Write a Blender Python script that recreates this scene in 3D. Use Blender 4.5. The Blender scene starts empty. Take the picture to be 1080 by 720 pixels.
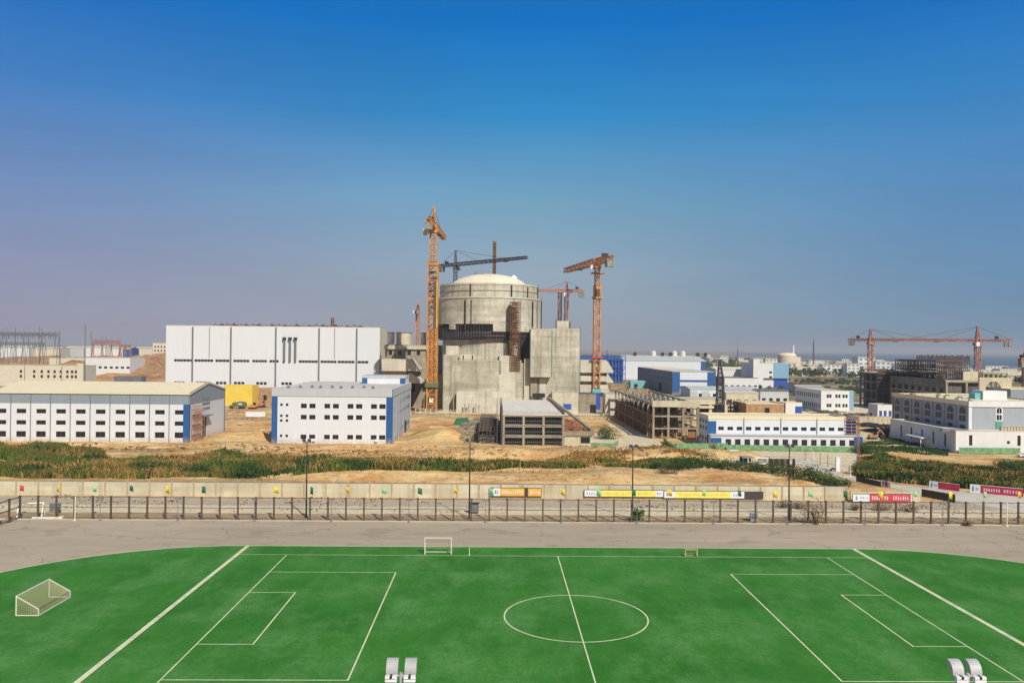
import bpy, bmesh, math, random
from mathutils import Vector, Matrix, noise
random.seed(7)
C = bpy.context.scene.collection
R = math.radians

# ------------------------------------------------------------------ camera model (photo 1080 x 720)
CAMZ = 33.0; FOC = 870.0
PSI = R(1.12); TH = R(0.46); RHO = 0.0102
fwd = Vector((math.sin(PSI)*math.cos(TH), math.cos(PSI)*math.cos(TH), math.sin(TH)))
r0 = Vector((math.cos(PSI), -math.sin(PSI), 0)); u0 = r0.cross(fwd)
rgt = r0*math.cos(RHO) + u0*math.sin(RHO); upv = u0*math.cos(RHO) - r0*math.sin(RHO)
def ray(px, py): return fwd*FOC + rgt*(px-540) + upv*(360-py)
def XY(px, py, z=0.0):
    d = ray(px, py); t = (z-CAMZ)/d.z
    return Vector((d.x*t, d.y*t))
def RY(px, py, Y):                 # where a sight line meets the upright plane at distance Y
    d = ray(px, py); t = Y/d.y
    return d.x*t, CAMZ+d.z*t
def XA(px, Y, py=400): return RY(px, py, Y)[0]
def ZA(px, py, Y): return RY(px, py, Y)[1]
cd = bpy.data.cameras.new('camera'); cam = bpy.data.objects.new('camera', cd); C.objects.link(cam)
M = Matrix((rgt, upv, -fwd)).transposed().to_4x4(); M.translation = (0,0,CAMZ)
cam.matrix_world = M
cd.sensor_width = 36; cd.lens = FOC/1080*36; cd.clip_start = 1; cd.clip_end = 40000
bpy.context.scene.camera = cam

# ------------------------------------------------------------------ materials
def nodes(name):
    m = bpy.data.materials.new(name); m.use_nodes = True
    nt = m.node_tree; return m, nt, nt.nodes['Principled BSDF']
def N(nt, t, **k):
    n = nt.nodes.new(t)
    for a, b in k.items():
        if a.startswith('i_'):
            key = a[2:]; key = int(key) if key.isdigit() else key.replace('_', ' ')
            n.inputs[key].default_value = b
        else: setattr(n, a, b)
    return n
def L(nt, a, b): nt.links.new(a, b)
def pos(nt, scale=(1,1,1)):
    g = N(nt, 'ShaderNodeNewGeometry'); mp = N(nt, 'ShaderNodeMapping'); mp.inputs['Scale'].default_value = scale
    L(nt, g.outputs['Position'], mp.inputs['Vector']); return mp.outputs[0]
def noisef(nt, scale, vec, detail=5, rough=.6, lo=.35, hi=.65):
    n = N(nt, 'ShaderNodeTexNoise'); n.inputs['Scale'].default_value = scale; n.inputs['Detail'].default_value = detail
    n.inputs['Roughness'].default_value = rough; L(nt, vec, n.inputs['Vector'])
    r = N(nt, 'ShaderNodeMapRange'); r.inputs[1].default_value = lo; r.inputs[2].default_value = hi
    L(nt, n.outputs[0], r.inputs[0]); return r.outputs[0]
def mixc(nt, f, a, b, blend='MIX'):
    m = N(nt, 'ShaderNodeMix', data_type='RGBA', blend_type=blend)
    if isinstance(f, (int, float)): m.inputs[0].default_value = f
    else: L(nt, f, m.inputs[0])
    for v, i in ((a, 6), (b, 7)):
        if isinstance(v, tuple): m.inputs[i].default_value = (*v[:3], 1)
        else: L(nt, v, m.inputs[i])
    return m.outputs[2]
def scalec(c, k): return tuple(min(1, v*k) for v in c)
def simple(name, c, rough=.8, var=.15, s=.6, metal=0, stretch=(1,1,1), bump=0):
    m, nt, p = nodes(name); v = pos(nt, stretch)
    f = noisef(nt, s, v); f2 = noisef(nt, s*7, v, 3)
    col = mixc(nt, f, scalec(c, 1-var), scalec(c, 1+var*.6))
    col = mixc(nt, f2, col, mixc(nt, .5, col, scalec(c, 1-var*1.6)))
    L(nt, col, p.inputs['Base Color']); p.inputs['Roughness'].default_value = rough; p.inputs['Metallic'].default_value = metal
    if bump:
        b = N(nt, 'ShaderNodeBump'); b.inputs['Distance'].default_value = bump; L(nt, f2, b.inputs['Height']); L(nt, b.outputs[0], p.inputs['Normal'])
    return m
def sheet_metal(name, c, period=.9, dirt=.12, amp=.05):
    m, nt, p = nodes(name); v = pos(nt)
    sx = N(nt, 'ShaderNodeSeparateXYZ'); L(nt, v, sx.inputs[0])
    ad = N(nt, 'ShaderNodeMath', operation='ADD'); L(nt, sx.outputs[0], ad.inputs[0]); L(nt, sx.outputs[1], ad.inputs[1])
    mu = N(nt, 'ShaderNodeMath', operation='MULTIPLY'); mu.inputs[1].default_value = 6.283/period; L(nt, ad.outputs[0], mu.inputs[0])
    si = N(nt, 'ShaderNodeMath', operation='SINE'); L(nt, mu.outputs[0], si.inputs[0])
    st = noisef(nt, .5, pos(nt, (1,1,.12)), 6, .7)
    bl = noisef(nt, .07, v, 4, .6)
    col = mixc(nt, st, scalec(c, 1-dirt), c); col = mixc(nt, bl, mixc(nt, .5, col, scalec(c, 1-dirt)), col)
    spl = N(nt, 'ShaderNodeMapRange'); spl.inputs[1].default_value = 2.2; spl.inputs[2].default_value = .2; L(nt, sx.outputs[2], spl.inputs[0])   # dust splashed up the foot of the wall
    sm = N(nt, 'ShaderNodeMath', operation='MULTIPLY'); L(nt, spl.outputs[0], sm.inputs[0]); L(nt, noisef(nt, .8, v, 5, .7, .3, .75), sm.inputs[1]); col = mixc(nt, sm.outputs[0], col, (.42,.33,.22))
    rs = noisef(nt, 1.1, pos(nt, (1,1,.05)), 4, .6, .66, .78); col = mixc(nt, rs, col, mixc(nt, .35, col, (.30,.24,.18)))
    L(nt, col, p.inputs['Base Color']); p.inputs['Roughness'].default_value = .55
    b = N(nt, 'ShaderNodeBump'); b.inputs['Distance'].default_value = amp; b.inputs['Strength'].default_value = .35
    L(nt, si.outputs[0], b.inputs['Height']); L(nt, b.outputs[0], p.inputs['Normal']); return m
def concrete(name, a, b, stain=(.16,.14,.1), joints=(5.5,2.6), jd=.75):
    m, nt, p = nodes(name); v = pos(nt)
    sx = N(nt, 'ShaderNodeSeparateXYZ'); L(nt, v, sx.inputs[0])
    ad = N(nt, 'ShaderNodeMath', operation='ADD'); L(nt, sx.outputs[0], ad.inputs[0]); L(nt, sx.outputs[1], ad.inputs[1])
    cb = N(nt, 'ShaderNodeCombineXYZ'); L(nt, ad.outputs[0], cb.inputs[0]); L(nt, sx.outputs[2], cb.inputs[1])
    br = N(nt, 'ShaderNodeTexBrick'); L(nt, cb.outputs[0], br.inputs['Vector'])
    br.inputs['Scale'].default_value = 1; br.inputs['Brick Width'].default_value = joints[0]; br.inputs['Row Height'].default_value = joints[1]
    br.inputs['Mortar Size'].default_value = .1; br.inputs['Mortar Smooth'].default_value = .6; br.offset = 0.0
    br.inputs['Color1'].default_value = (1,1,1,1); br.inputs['Color2'].default_value = (.86,.86,.85,1); br.inputs['Mortar'].default_value = (jd,jd,jd,1)
    big = noisef(nt, .06, v, 6, .65, .38, .62); med = noisef(nt, .35, v, 6, .7, .3, .7)
    strk = noisef(nt, .45, pos(nt, (1,1,.07)), 5, .65, .48, .72)
    hor = noisef(nt, .25, pos(nt, (.12,.12,1.6)), 4, .6, .5, .75)
    col = mixc(nt, big, a, b); col = mixc(nt, med, mixc(nt, .38, col, stain), col)
    col = mixc(nt, strk, col, mixc(nt, .62, col, stain)); col = mixc(nt, hor, col, mixc(nt, .42, col, stain))
    col = mixc(nt, 1.0, col, br.outputs[0], 'MULTIPLY')
    L(nt, col, p.inputs['Base Color']); p.inputs['Roughness'].default_value = .9; return m
def leafy(name, a, b, c2=None):
    m, nt, p = nodes(name); g = N(nt, 'ShaderNodeNewGeometry')
    col = mixc(nt, g.outputs['Random Per Island'], a, b)
    if c2:
        f = noisef(nt, .06, pos(nt), 4, .6, .45, .6); col = mixc(nt, f, col, c2)
    L(nt, col, p.inputs['Base Color']); p.inputs['Roughness'].default_value = .75
    p.inputs['Specular IOR Level'].default_value = .2; return m

MAT = {}
def mk():
    W = MAT
    W['white'] = sheet_metal('white_cladding', (.66,.70,.76), 1.1, .06, .02)
    W['white_plain'] = simple('white_plaster', (.69,.71,.72), .7, .08, .3)
    W['cream'] = simple('cream_plaster', (.66,.6,.47), .8, .1, .3)
    W['grey_clad'] = sheet_metal('grey_cladding', (.25,.31,.37))
    W['mid_grey'] = sheet_metal('mid_grey_cladding', (.36,.40,.45))
    W['slab'] = simple('dusty_slab', (.72,.69,.60), .9, .15, .3)
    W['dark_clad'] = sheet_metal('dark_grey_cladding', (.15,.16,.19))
    W['pale_grey'] = sheet_metal('pale_grey_cladding', (.50,.53,.56))
    W['blue'] = sheet_metal('blue_cladding', (.015,.10,.30), .6)
    W['skyblue'] = sheet_metal('light_blue_cladding', (.22,.42,.60), .6)
    W['roof_cream'] = sheet_metal('cream_roof_sheet', (.84,.74,.50), 1.0, .12, .03)
    W['roof_grey'] = simple('grey_roof', (.62,.60,.54), .85, .22, .25)
    W['roof_dark'] = simple('dark_roof', (.17,.17,.18), .85, .3, .2)
    W['teal_roof'] = simple('pale_blue_roof', (.52,.55,.54), .6, .12, .2)
    W['glass'] = simple('dark_glass', (.012,.014,.018), .35, .1)
    W['frame'] = simple('window_frame', (.08,.09,.1), .5, .1)
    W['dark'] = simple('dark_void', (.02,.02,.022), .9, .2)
    W['black_metal'] = simple('black_metal', (.025,.027,.03), .5, .2)
    W['joint'] = simple('grey_downpipe', (.16,.18,.2), .6, .1)
    W['concrete'] = concrete('reactor_concrete', (.50,.48,.38), (.70,.68,.58))
    W['concrete_pale'] = concrete('pale_concrete', (.60,.58,.48), (.70,.68,.59), (.35,.32,.26), (9,4), .85)
    W['dome'] = simple('dome_concrete', (.78,.71,.54), .8, .15, .12)
    W['concrete_raw'] = concrete('raw_concrete', (.34,.30,.22), (.44,.40,.31), (.14,.11,.08), (4,3), .85)
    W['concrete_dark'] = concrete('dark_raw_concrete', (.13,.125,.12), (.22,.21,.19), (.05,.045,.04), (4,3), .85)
    W['wall_panel'] = concrete('yard_wall_concrete', (.58,.54,.39), (.70,.66,.51), (.34,.28,.19), (4.8,1.0), .88)
    W['yard_pier'] = simple('wall_pier_concrete', (.46,.36,.23), .9, .2, .5)
    W['brick'] = simple('tan_brick', (.42,.27,.15), .9, .3, .6)
    W['redbrick'] = simple('red_brick', (.38,.16,.09), .9, .3, .6)
    W['orange'] = simple('orange_crane_paint', (.62,.28,.10), .5, .35, .3)
    W['yellow_crane'] = simple('yellow_crane_paint', (.60,.27,.05), .5, .35, .3)
    W['faded_orange'] = simple('faded_orange_paint', (.55,.24,.12), .6, .3, .3)
    W['pinkred'] = simple('red_crane_paint', (.42,.20,.16), .55, .35, .3)
    W['rust'] = simple('rusty_steel', (.20,.10,.045), .9, .5, .8)
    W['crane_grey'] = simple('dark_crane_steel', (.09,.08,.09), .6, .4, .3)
    W['cw'] = simple('counterweight_concrete', (.30,.30,.28), .9, .3, .5)
    W['galv'] = simple('galvanised_steel', (.45,.46,.47), .5, .2, .3)
    W['post'] = simple('dark_brown_steel', (.11,.08,.055), .7, .3, .6)
    W['goalwhite'] = simple('white_goal_paint', (.78,.78,.66), .5, .1, .6)
    W['net'] = simple('goal_net', (.50,.46,.28), .9, .1, 2)
    W['line'] = simple('pitch_line_paint', (.74,.76,.50), .8, .22, .5)
    W['yellow'] = simple('yellow_sheet', (.75,.56,.08), .6, .1, .3)
    W['netgreen'] = simple('green_mesh', (.17,.38,.18), .8, .35, .8)
    W['leaf'] = leafy('leaf_green', (.022,.06,.014), (.09,.14,.025))
    W['leafdark'] = leafy('leaf_dark_green', (.012,.04,.010), (.05,.10,.02))
    W['reed'] = leafy('reed_leaf', (.040,.095,.014), (.15,.17,.03), (.14,.12,.03))
    W['dryreed'] = leafy('dry_reed', (.22,.12,.035), (.40,.26,.09))
    W['bark'] = simple('bark', (.09,.065,.045), .95, .3, 2)
    W['drysh'] = leafy('dry_twig', (.09,.06,.035), (.20,.14,.07))
    W['leaffar'] = leafy('far_foliage', (.03,.055,.022), (.07,.09,.035))
    for nm, c in (('flag_red',(.62,.06,.04)),('flag_yellow',(.78,.60,.04)),('flag_dkgreen',(.02,.16,.07)),('flag_ltgreen',(.30,.62,.30)),
                  ('ban_orange',(.74,.40,.05)),('ban_yellow',(.80,.74,.16)),('ban_red',(.60,.05,.07)),('ban_dkred',(.42,.02,.07)),('ban_white',(.78,.80,.84)),
                  ('ban_blue',(.015,.08,.42)),('ban_dark',(.05,.045,.045)),('olive',(.12,.15,.08)),('tealbox',(.15,.45,.50)),('tyre',(.02,.02,.02)),('rooftank',(.66,.66,.60)),
                  ('skin',(.4,.25,.17)),('vest',(.7,.2,.03))):
        W[nm] = simple(nm, c, .7, .12, .8)
    W['seagreen'] = simple('teal', (.08,.35,.25), .7, .1)
mk()

# ---- ground materials
def dirt(name, a, b, c, s=.02, dark=(.16,.10,.05)):
    m, nt, p = nodes(name); v = pos(nt)
    f1 = noisef(nt, s, v, 8, .68, .40, .60); f2 = noisef(nt, s*6, v, 7, .7, .42, .66); f3 = noisef(nt, s*32, v, 5, .75, .50, .64)
    f4 = noisef(nt, s*3, pos(nt, (.35,1.6,1)), 6, .7, .50, .62)
    col = mixc(nt, f1, a, b); col = mixc(nt, f2, col, c); col = mixc(nt, f4, col, mixc(nt, .6, col, dark)); col = mixc(nt, f3, col, mixc(nt, .45, col, dark))
    L(nt, col, p.inputs['Base Color']); p.inputs['Roughness'].default_value = .95
    b = N(nt, 'ShaderNodeBump'); b.inputs['Distance'].default_value = .25; L(nt, f2, b.inputs['Height']); L(nt, b.outputs[0], p.inputs['Normal']); return m
MAT['dirt'] = dirt('yellow_clay', (.66,.43,.16), (.52,.24,.065), (.78,.60,.30))
MAT['plain'] = dirt('scrub_plain', (.28,.21,.12), (.40,.30,.17), (.12,.12,.05), .008, (.05,.06,.03))
MAT['pale_dirt'] = dirt('pale_dirt', (.76,.65,.43), (.67,.54,.34), (.80,.72,.52), .08, (.50,.42,.30))
MAT['tan_dirt'] = dirt('tan_dirt', (.50,.34,.19), (.43,.28,.15), (.56,.43,.26), .08, (.16,.12,.07))
MAT['gravel'] = dirt('gravel', (.62,.53,.38), (.52,.43,.31), (.70,.61,.45), .22, (.40,.33,.27))
MAT['field_tan'] = dirt('dry_field', (.50,.36,.20), (.44,.30,.16), (.56,.46,.30), .02, (.16,.12,.07))
MAT['field_brown'] = dirt('brown_field', (.26,.19,.09), (.20,.15,.07), (.14,.13,.06), .02, (.07,.06,.04))
MAT['bank'] = dirt('red_bank', (.46,.24,.10), (.36,.17,.07), (.50,.34,.17), .03, (.10,.06,.03))
def asphalt(name, a, b):
    m, nt, p = nodes(name); v = pos(nt, (.25,1,1)); w = pos(nt)
    f1 = noisef(nt, .08, v, 7, .65, .36, .64); f2 = noisef(nt, .5, v, 6, .7, .4, .7); f3 = noisef(nt, 6, w, 4, .8, .4, .7)
    f4 = noisef(nt, .35, pos(nt, (.1,1.4,1)), 5, .7, .55, .72)
    col = mixc(nt, f1, a, b); col = mixc(nt, f2, col, mixc(nt, .35, col, scalec(a,.7))); col = mixc(nt, f3, col, mixc(nt, .25, col, scalec(b,1.2)))
    col = mixc(nt, f4, col, mixc(nt, .35, col, scalec(a,.6)))
    vo = N(nt, 'ShaderNodeTexVoronoi', feature='DISTANCE_TO_EDGE'); vo.inputs['Scale'].default_value = .07; wv = N(nt, 'ShaderNodeTexNoise'); wv.inputs['Scale'].default_value = .25; L(nt, w, wv.inputs['Vector'])
    wa = N(nt, 'ShaderNodeVectorMath', operation='MULTIPLY_ADD'); wa.inputs[1].default_value = (9,9,0); L(nt, wv.outputs[1], wa.inputs[0]); L(nt, w, wa.inputs[2]); L(nt, wa.outputs[0], vo.inputs['Vector'])
    cr = N(nt, 'ShaderNodeMapRange'); cr.inputs[1].default_value = .010; cr.inputs[2].default_value = .002; L(nt, vo.outputs[0], cr.inputs[0]); col = mixc(nt, cr.outputs[0], col, mixc(nt, .45, col, scalec(a,.4)))
    f5 = noisef(nt, .11, pos(nt, (1,1.5,1)), 3, .5, .60, .64); col = mixc(nt, f5, col, mixc(nt, .30, col, scalec(a,.55)))
    L(nt, col, p.inputs['Base Color']); p.inputs['Roughness'].default_value = .9; return m
MAT['track'] = asphalt('pale_track_asphalt', (.35,.29,.205), (.45,.37,.27))
MAT['road'] = asphalt('grey_road', (.50,.46,.38), (.60,.56,.47))
def turf():
    m, nt, p = nodes('green_turf'); v = pos(nt)
    br = N(nt, 'ShaderNodeTexBrick'); L(nt, v, br.inputs['Vector']); br.inputs['Scale'].default_value = 1; br.inputs['Brick Width'].default_value = 13; br.inputs['Row Height'].default_value = 4.2
    br.inputs['Mortar Size'].default_value = .035; br.inputs['Color1'].default_value = (1,1,1,1); br.inputs['Color2'].default_value = (.86,.88,.86,1); br.inputs['Mortar'].default_value = (.82,.86,.8,1); br.inputs['Bias'].default_value = -.3
    f1 = noisef(nt, .045, v, 8, .72, .40, .62); f2 = noisef(nt, .13, pos(nt, (1,.6,1)), 8, .72, .45, .64); f3 = noisef(nt, 1.3, v, 6, .75, .4, .75)
    f4 = noisef(nt, .5, pos(nt, (1.4,.12,1)), 5, .6, .5, .75); f5 = noisef(nt, 12, v, 3, .8, .35, .65)
    wh = noisef(nt, .9, v, 8, .8, .70, .78)
    col = mixc(nt, f1, (.032,.190,.016), (.060,.265,.034)); col = mixc(nt, f2, col, (.115,.32,.080)); col = mixc(nt, f3, col, mixc(nt, .55, col, (.030,.12,.012)))
    col = mixc(nt, f4, col, mixc(nt, .4, col, (.085,.28,.06))); col = mixc(nt, f5, col, mixc(nt, .25, col, (.02,.10,.01)))
    col = mixc(nt, wh, col, mixc(nt, .35, col, (.3,.45,.2)))
    col = mixc(nt, 1.0, col, br.outputs[0], 'MULTIPLY'); f6 = noisef(nt, 3.2, pos(nt, (1,.35,1)), 6, .85, .38, .62); col = mixc(nt, f6, mixc(nt, .28, col, (.01,.07,.008)), col)
    L(nt, col, p.inputs['Base Color']); p.inputs['Roughness'].default_value = .9
    p.inputs['Specular IOR Level'].default_value = .15; return m
MAT['turf'] = turf()
def sea():
    m, nt, p = nodes('sea_water'); p.inputs['Base Color'].default_value = (.05,.12,.18,1); p.inputs['Roughness'].default_value = .6
    b = N(nt, 'ShaderNodeBump'); b.inputs['Distance'].default_value = .5; L(nt, noisef(nt, .15, pos(nt), 4), b.inputs['Height']); L(nt, b.outputs[0], p.inputs['Normal']); return m
MAT['sea'] = sea()

# ------------------------------------------------------------------ mesh helpers
class MB:
    def __init__(s): s.v = []; s.f = []
    def quad(s, a, b, c, d):
        n = len(s.v); s.v += [tuple(a), tuple(b), tuple(c), tuple(d)]; s.f.append((n, n+1, n+2, n+3)); return s
    def tri(s, a, b, c):
        n = len(s.v); s.v += [tuple(a), tuple(b), tuple(c)]; s.f.append((n, n+1, n+2)); return s
    def box(s, x0, y0, z0, x1, y1, z1):
        n = len(s.v); s.v += [(x0,y0,z0),(x1,y0,z0),(x1,y1,z0),(x0,y1,z0),(x0,y0,z1),(x1,y0,z1),(x1,y1,z1),(x0,y1,z1)]
        s.f += [tuple(n+i for i in q) for q in ((0,3,2,1),(4,5,6,7),(0,1,5,4),(1,2,6,5),(2,3,7,6),(3,0,4,7))]; return s
    def bar(s, p, q, w=.3, h=None):
        p = Vector(p); q = Vector(q); d = q-p
        if d.length < 1e-6: return s
        d.normalize(); a = Vector((0,0,1)) if abs(d.z) < .95 else Vector((0,1,0))
        u = d.cross(a).normalized(); v = u.cross(d); h = h or w; u = u*w/2; v = v*h/2; n = len(s.v)
        s.v += [tuple(p-u-v),tuple(p+u-v),tuple(p+u+v),tuple(p-u+v),tuple(q-u-v),tuple(q+u-v),tuple(q+u+v),tuple(q-u+v)]
        s.f += [tuple(n+i for i in t) for t in ((0,1,2,3),(7,6,5,4),(1,0,4,5),(2,1,5,6),(3,2,6,7),(0,3,7,4))]; return s
    def cyl(s, cx, cy, r0, r1, z0, z1, n=24, caps=True, a0=0, a1=math.tau):
        full = abs(a1-a0-math.tau) < 1e-6; m = n if full else n+1; b = len(s.v)
        for i in range(m):
            a = a0+(a1-a0)*i/n
            s.v.append((cx+r0*math.cos(a), cy+r0*math.sin(a), z0)); s.v.append((cx+r1*math.cos(a), cy+r1*math.sin(a), z1))
        for i in range(n):
            j = (i+1) % m; s.f.append((b+2*i, b+2*j, b+2*j+1, b+2*i+1))
        if caps and full:
            s.f.append(tuple(b+2*i+1 for i in range(m))); s.f.append(tuple(b+2*i for i in reversed(range(m))))
        return s
    def ring(s, cx, cy, ri, ro, z0, z1, n=64, a0=0, a1=math.tau):   # thick curved wall
        b = len(s.v)
        for i in range(n+1):
            a = a0+(a1-a0)*i/n
            for r in (ri, ro):
                for z in (z0, z1): s.v.append((cx+r*math.cos(a), cy+r*math.sin(a), z))
        for i in range(n):
            k = b+4*i; l = k+4
            s.f += [(k+2,l+2,l+3,k+3),(l,k,k+1,l+1),(k+1,k+3,l+3,l+1),(k,l,l+2,k+2)]
        s.f += [(b,b+2,b+3,b+1),(l,l+1,l+3,l+2)]; return s
    def prism(s, pts, y0, y1, axis='y'):     # profile in (a,z) extruded along y or x
        n = len(s.v); k = len(pts)
        for yy in (y0, y1):
            for a, z in pts: s.v.append((a, yy, z) if axis == 'y' else (yy, a, z))
        s.f.append(tuple(range(n, n+k))); s.f.append(tuple(reversed(range(n+k, n+2*k))))
        for i in range(k):
            j = (i+1) % k; s.f.append((n+i, n+k+i, n+k+j, n+j))
        return s
    def facade(s, o, u, W, H, holes, depth=.25):  # upright wall with real openings and reveals; outward normal = u x z reversed
        o = Vector(o); u = Vector(u); nin = Vector((-u.y, u.x, 0))*depth; Z = Vector((0,0,1))
        us = sorted({0, W} | {h[0] for h in holes} | {h[2] for h in holes}); vs = sorted({0, H} | {h[1] for h in holes} | {h[3] for h in holes})
        def P(a, b, i=0): return o+u*a+Z*b+nin*i
        for i in range(len(us)-1):
            for j in range(len(vs)-1):
                a, b, c, d = us[i], vs[j], us[i+1], vs[j+1]
                if c-a < 1e-5 or d-b < 1e-5: continue
                mx, my = (a+c)/2, (b+d)/2
                if any(h[0] < mx < h[2] and h[1] < my < h[3] for h in holes): continue
                s.quad(P(a,b), P(c,b), P(c,d), P(a,d))
        for a, b, c, d in holes:
            s.quad(P(a,b), P(a,b,1), P(c,b,1), P(c,b)); s.quad(P(a,d,1), P(a,d), P(c,d), P(c,d,1))
            s.quad(P(a,b,1), P(a,b), P(a,d), P(a,d,1)); s.quad(P(c,b), P(c,b,1), P(c,d,1), P(c,d))
        return s
    def lattice(s, p, q, w0, w1=None, seg=None, cw=.3, bw=.2, tri=False, up=Vector((0,0,1))):
        p = Vector(p); q = Vector(q); w1 = w1 or w0; d = (q-p); Ln = d.length; d.normalize()
        a = up if abs(d.z) < .9 else Vector((0,1,0)); u = d.cross(a).normalized(); v = u.cross(d).normalized()
        seg = seg or max(2, int(Ln/((w0+w1)/2)))
        offs = [(-1,-1),(1,-1),(1,1),(-1,1)] if not tri else [(-1,-1),(1,-1),(0,1)]
        def P(i, k): t = i/seg; w = (w0+(w1-w0)*t)/2; return p+d*(Ln*t)+u*offs[k][0]*w+v*offs[k][1]*w
        m = len(offs)
        for k in range(m): s.bar(P(0,k), P(seg,k), cw)
        for i in range(seg):
            for k in range(m):
                j = (k+1) % m
                s.bar(P(i,k), P(i,j), bw)
                if (i+k) % 2: s.bar(P(i,k), P(i+1,j), bw)
                else: s.bar(P(i,j), P(i+1,k), bw)
        return s
    def mesh(s, name, smooth=False):
        me = bpy.data.meshes.new(name); me.from_pydata(s.v, [], s.f); me.validate()
        if smooth:
            for p in me.polygons: p.use_smooth = True
        return me
    def build(s, name, mat, parent=None, smooth=False, loc=None):
        me = s.mesh(name, smooth); me.materials.append(MAT[mat] if isinstance(mat, str) else mat)
        o = bpy.data.objects.new(name, me); C.objects.link(o)
        if parent: o.parent = parent
        if loc: o.location = loc
        return o
def thing(name, label, cat, loc=(0,0,0), group=None, rz=0):
    o = bpy.data.objects.new(name, None); C.objects.link(o); o.location = loc; o.rotation_euler[2] = rz; o.empty_display_size = .5
    o['label'] = label; o['category'] = cat
    if group: o['group'] = group
    return o
def tag(o, label, cat, group=None):
    o['label'] = label; o['category'] = cat
    if group: o['group'] = group
    return o
def struct(o): o['kind'] = 'structure'; return o
def stuff(o, label, cat): o['kind'] = 'stuff'; o['label'] = label; o['category'] = cat; return o
def copy_tree(o, parent=None):
    c = o.copy(); C.objects.link(c)
    if parent: c.parent = parent
    for ch in list(o.children): copy_tree(ch, c)
    return c

# windows: shared meshes, one object per window (frame) with its pane
WC = {}
def window(parent, p, u, w, h, depth=.25, bars=1, cross=0, glass='glass', frame='frame', pane=True, fw=.08):
    key = (round(w,2), round(h,2), bars, cross, glass, frame, fw)
    if key not in WC:
        m = MB(); t = fw
        m.box(0,-.05,0, w,.05,t); m.box(0,-.05,h-t, w,.05,h); m.box(0,-.05,t, t,.05,h-t); m.box(w-t,-.05,t, w,.05,h-t)
        for i in range(bars): x = w*(i+1)/(bars+1); m.box(x-t/2,-.04,t, x+t/2,.04,h-t)
        for i in range(cross): z = h*(i+1)/(cross+1); m.box(t,-.03,z-t/2, w-t,.03,z+t/2)
        f = m.mesh('window'); f.materials.append(MAT[frame]); g = MB().quad((t/2,.02,t/2),(w-t/2,.02,t/2),(w-t/2,.02,h-t/2),(t/2,.02,h-t/2)).mesh('pane'); g.materials.append(MAT[glass])
        WC[key] = (f, g)
    f, g = WC[key]; u = Vector(u); nin = Vector((-u.y, u.x, 0))
    o = bpy.data.objects.new('window', f); C.objects.link(o); o.parent = parent
    o.location = Vector(p)+nin*(depth-.06); o.rotation_euler[2] = math.atan2(u.y, u.x)
    if pane:
        k = bpy.data.objects.new('pane', g); C.objects.link(k); k.parent = o
    return o

def block(name, label, cat, X0, Y0, W, D, H, wall='white', roof='roof_grey', front=(), left=(), right=(), parapet=.6, group=None, bars=1, cross=0,
          glass='glass', frame='frame', roofname='roof', pitch=0, over=.3, pane=True, base=0, maxwin=100):
    t = thing(name, label, cat, (X0, Y0, base), group)
    m = MB(); top = H
    m.facade((0,0,0), (1,0,0), W, top, list(front)); m.facade((0,D,0), (0,-1,0), D, top, list(left))
    m.facade((W,0,0), (0,1,0), D, top, list(right)); m.facade((W,D,0), (-1,0,0), W, top, [])
    if pitch:   # gable ends, ridge along x
        m.tri((0,D,top),(0,0,top),(0,D/2,top+pitch)); m.tri((W,0,top),(W,D,top),(W,D/2,top+pitch))
    m.build('wall', wall, t)
    r = MB()
    if pitch:
        e = over; k = pitch/(D/2)
        for sy, ye in ((1, 0), (-1, D)):
            y0 = ye-sy*e; z0 = top-k*e
            r.quad((-e,y0,z0+.05),(W+e,y0,z0+.05),(W+e,D/2,top+pitch+.05),(-e,D/2,top+pitch+.05))
            r.quad((-e,y0,z0-.25),(-e,D/2,top+pitch-.25),(W+e,D/2,top+pitch-.25),(W+e,y0,z0-.25))
            r.quad((-e,y0,z0-.25),(W+e,y0,z0-.25),(W+e,y0,z0+.05),(-e,y0,z0+.05))
            for x in (-e, W+e): r.quad((x,y0,z0-.25),(x,D/2,top+pitch-.25),(x,D/2,top+pitch+.05),(x,y0,z0+.05))
    else:
        r.box(.01,.01,top-.5, W-.01,D-.01,top-.3) if parapet else r.box(0,0,top,W,D,top+.2)
        if parapet:
            r.box(-.06,-.06,top-.02, W+.06,.25,top+.25); r.box(-.06,D-.25,top-.02, W+.06,D+.06,top+.25)
            r.box(-.06,.25,top-.02, .25,D-.25,top+.25); r.box(W-.25,.25,top-.02, W+.06,D-.25,top+.25)
    r.build(roofname, roof, t)
    cnt = 0
    for holes, o, u in ((front,(0,0,0),(1,0,0)), (left,(0,D,0),(0,-1,0)), (right,(W,0,0),(0,1,0))):
        for a, b, c, d in holes:
            cnt += 1
            if cnt > maxwin: break
            window(t, Vector(o)+Vector(u)*a+Vector((0,0,b)), u, c-a, d-b, .25, bars, cross, glass, frame, pane)
    return t
def grid(n, u0, du, w, vs, h): return [(u0+i*du, v, u0+i*du+w, v+h) for v in vs for i in range(n)]
def poly(name, pts, z, mat):
    m = MB(); m.v = [(p[0], p[1], z) for p in pts]; m.f = [tuple(range(len(pts)))]; return struct(m.build(name, mat))
# ================================================================== GROUND
g = MB(); 
def sheet(name, x0, y0, x1, y1, z, mat): return struct(MB().quad((x0,y0,z),(x1,y0,z),(x1,y1,z),(x0,y1,z)).build(name, mat))
sheet('ground', -30000, -300, 30000, 30000, -.05, 'plain')
sheet('stadium_ground', -260, -120, 320, 157.2, -.01, 'track')
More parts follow.
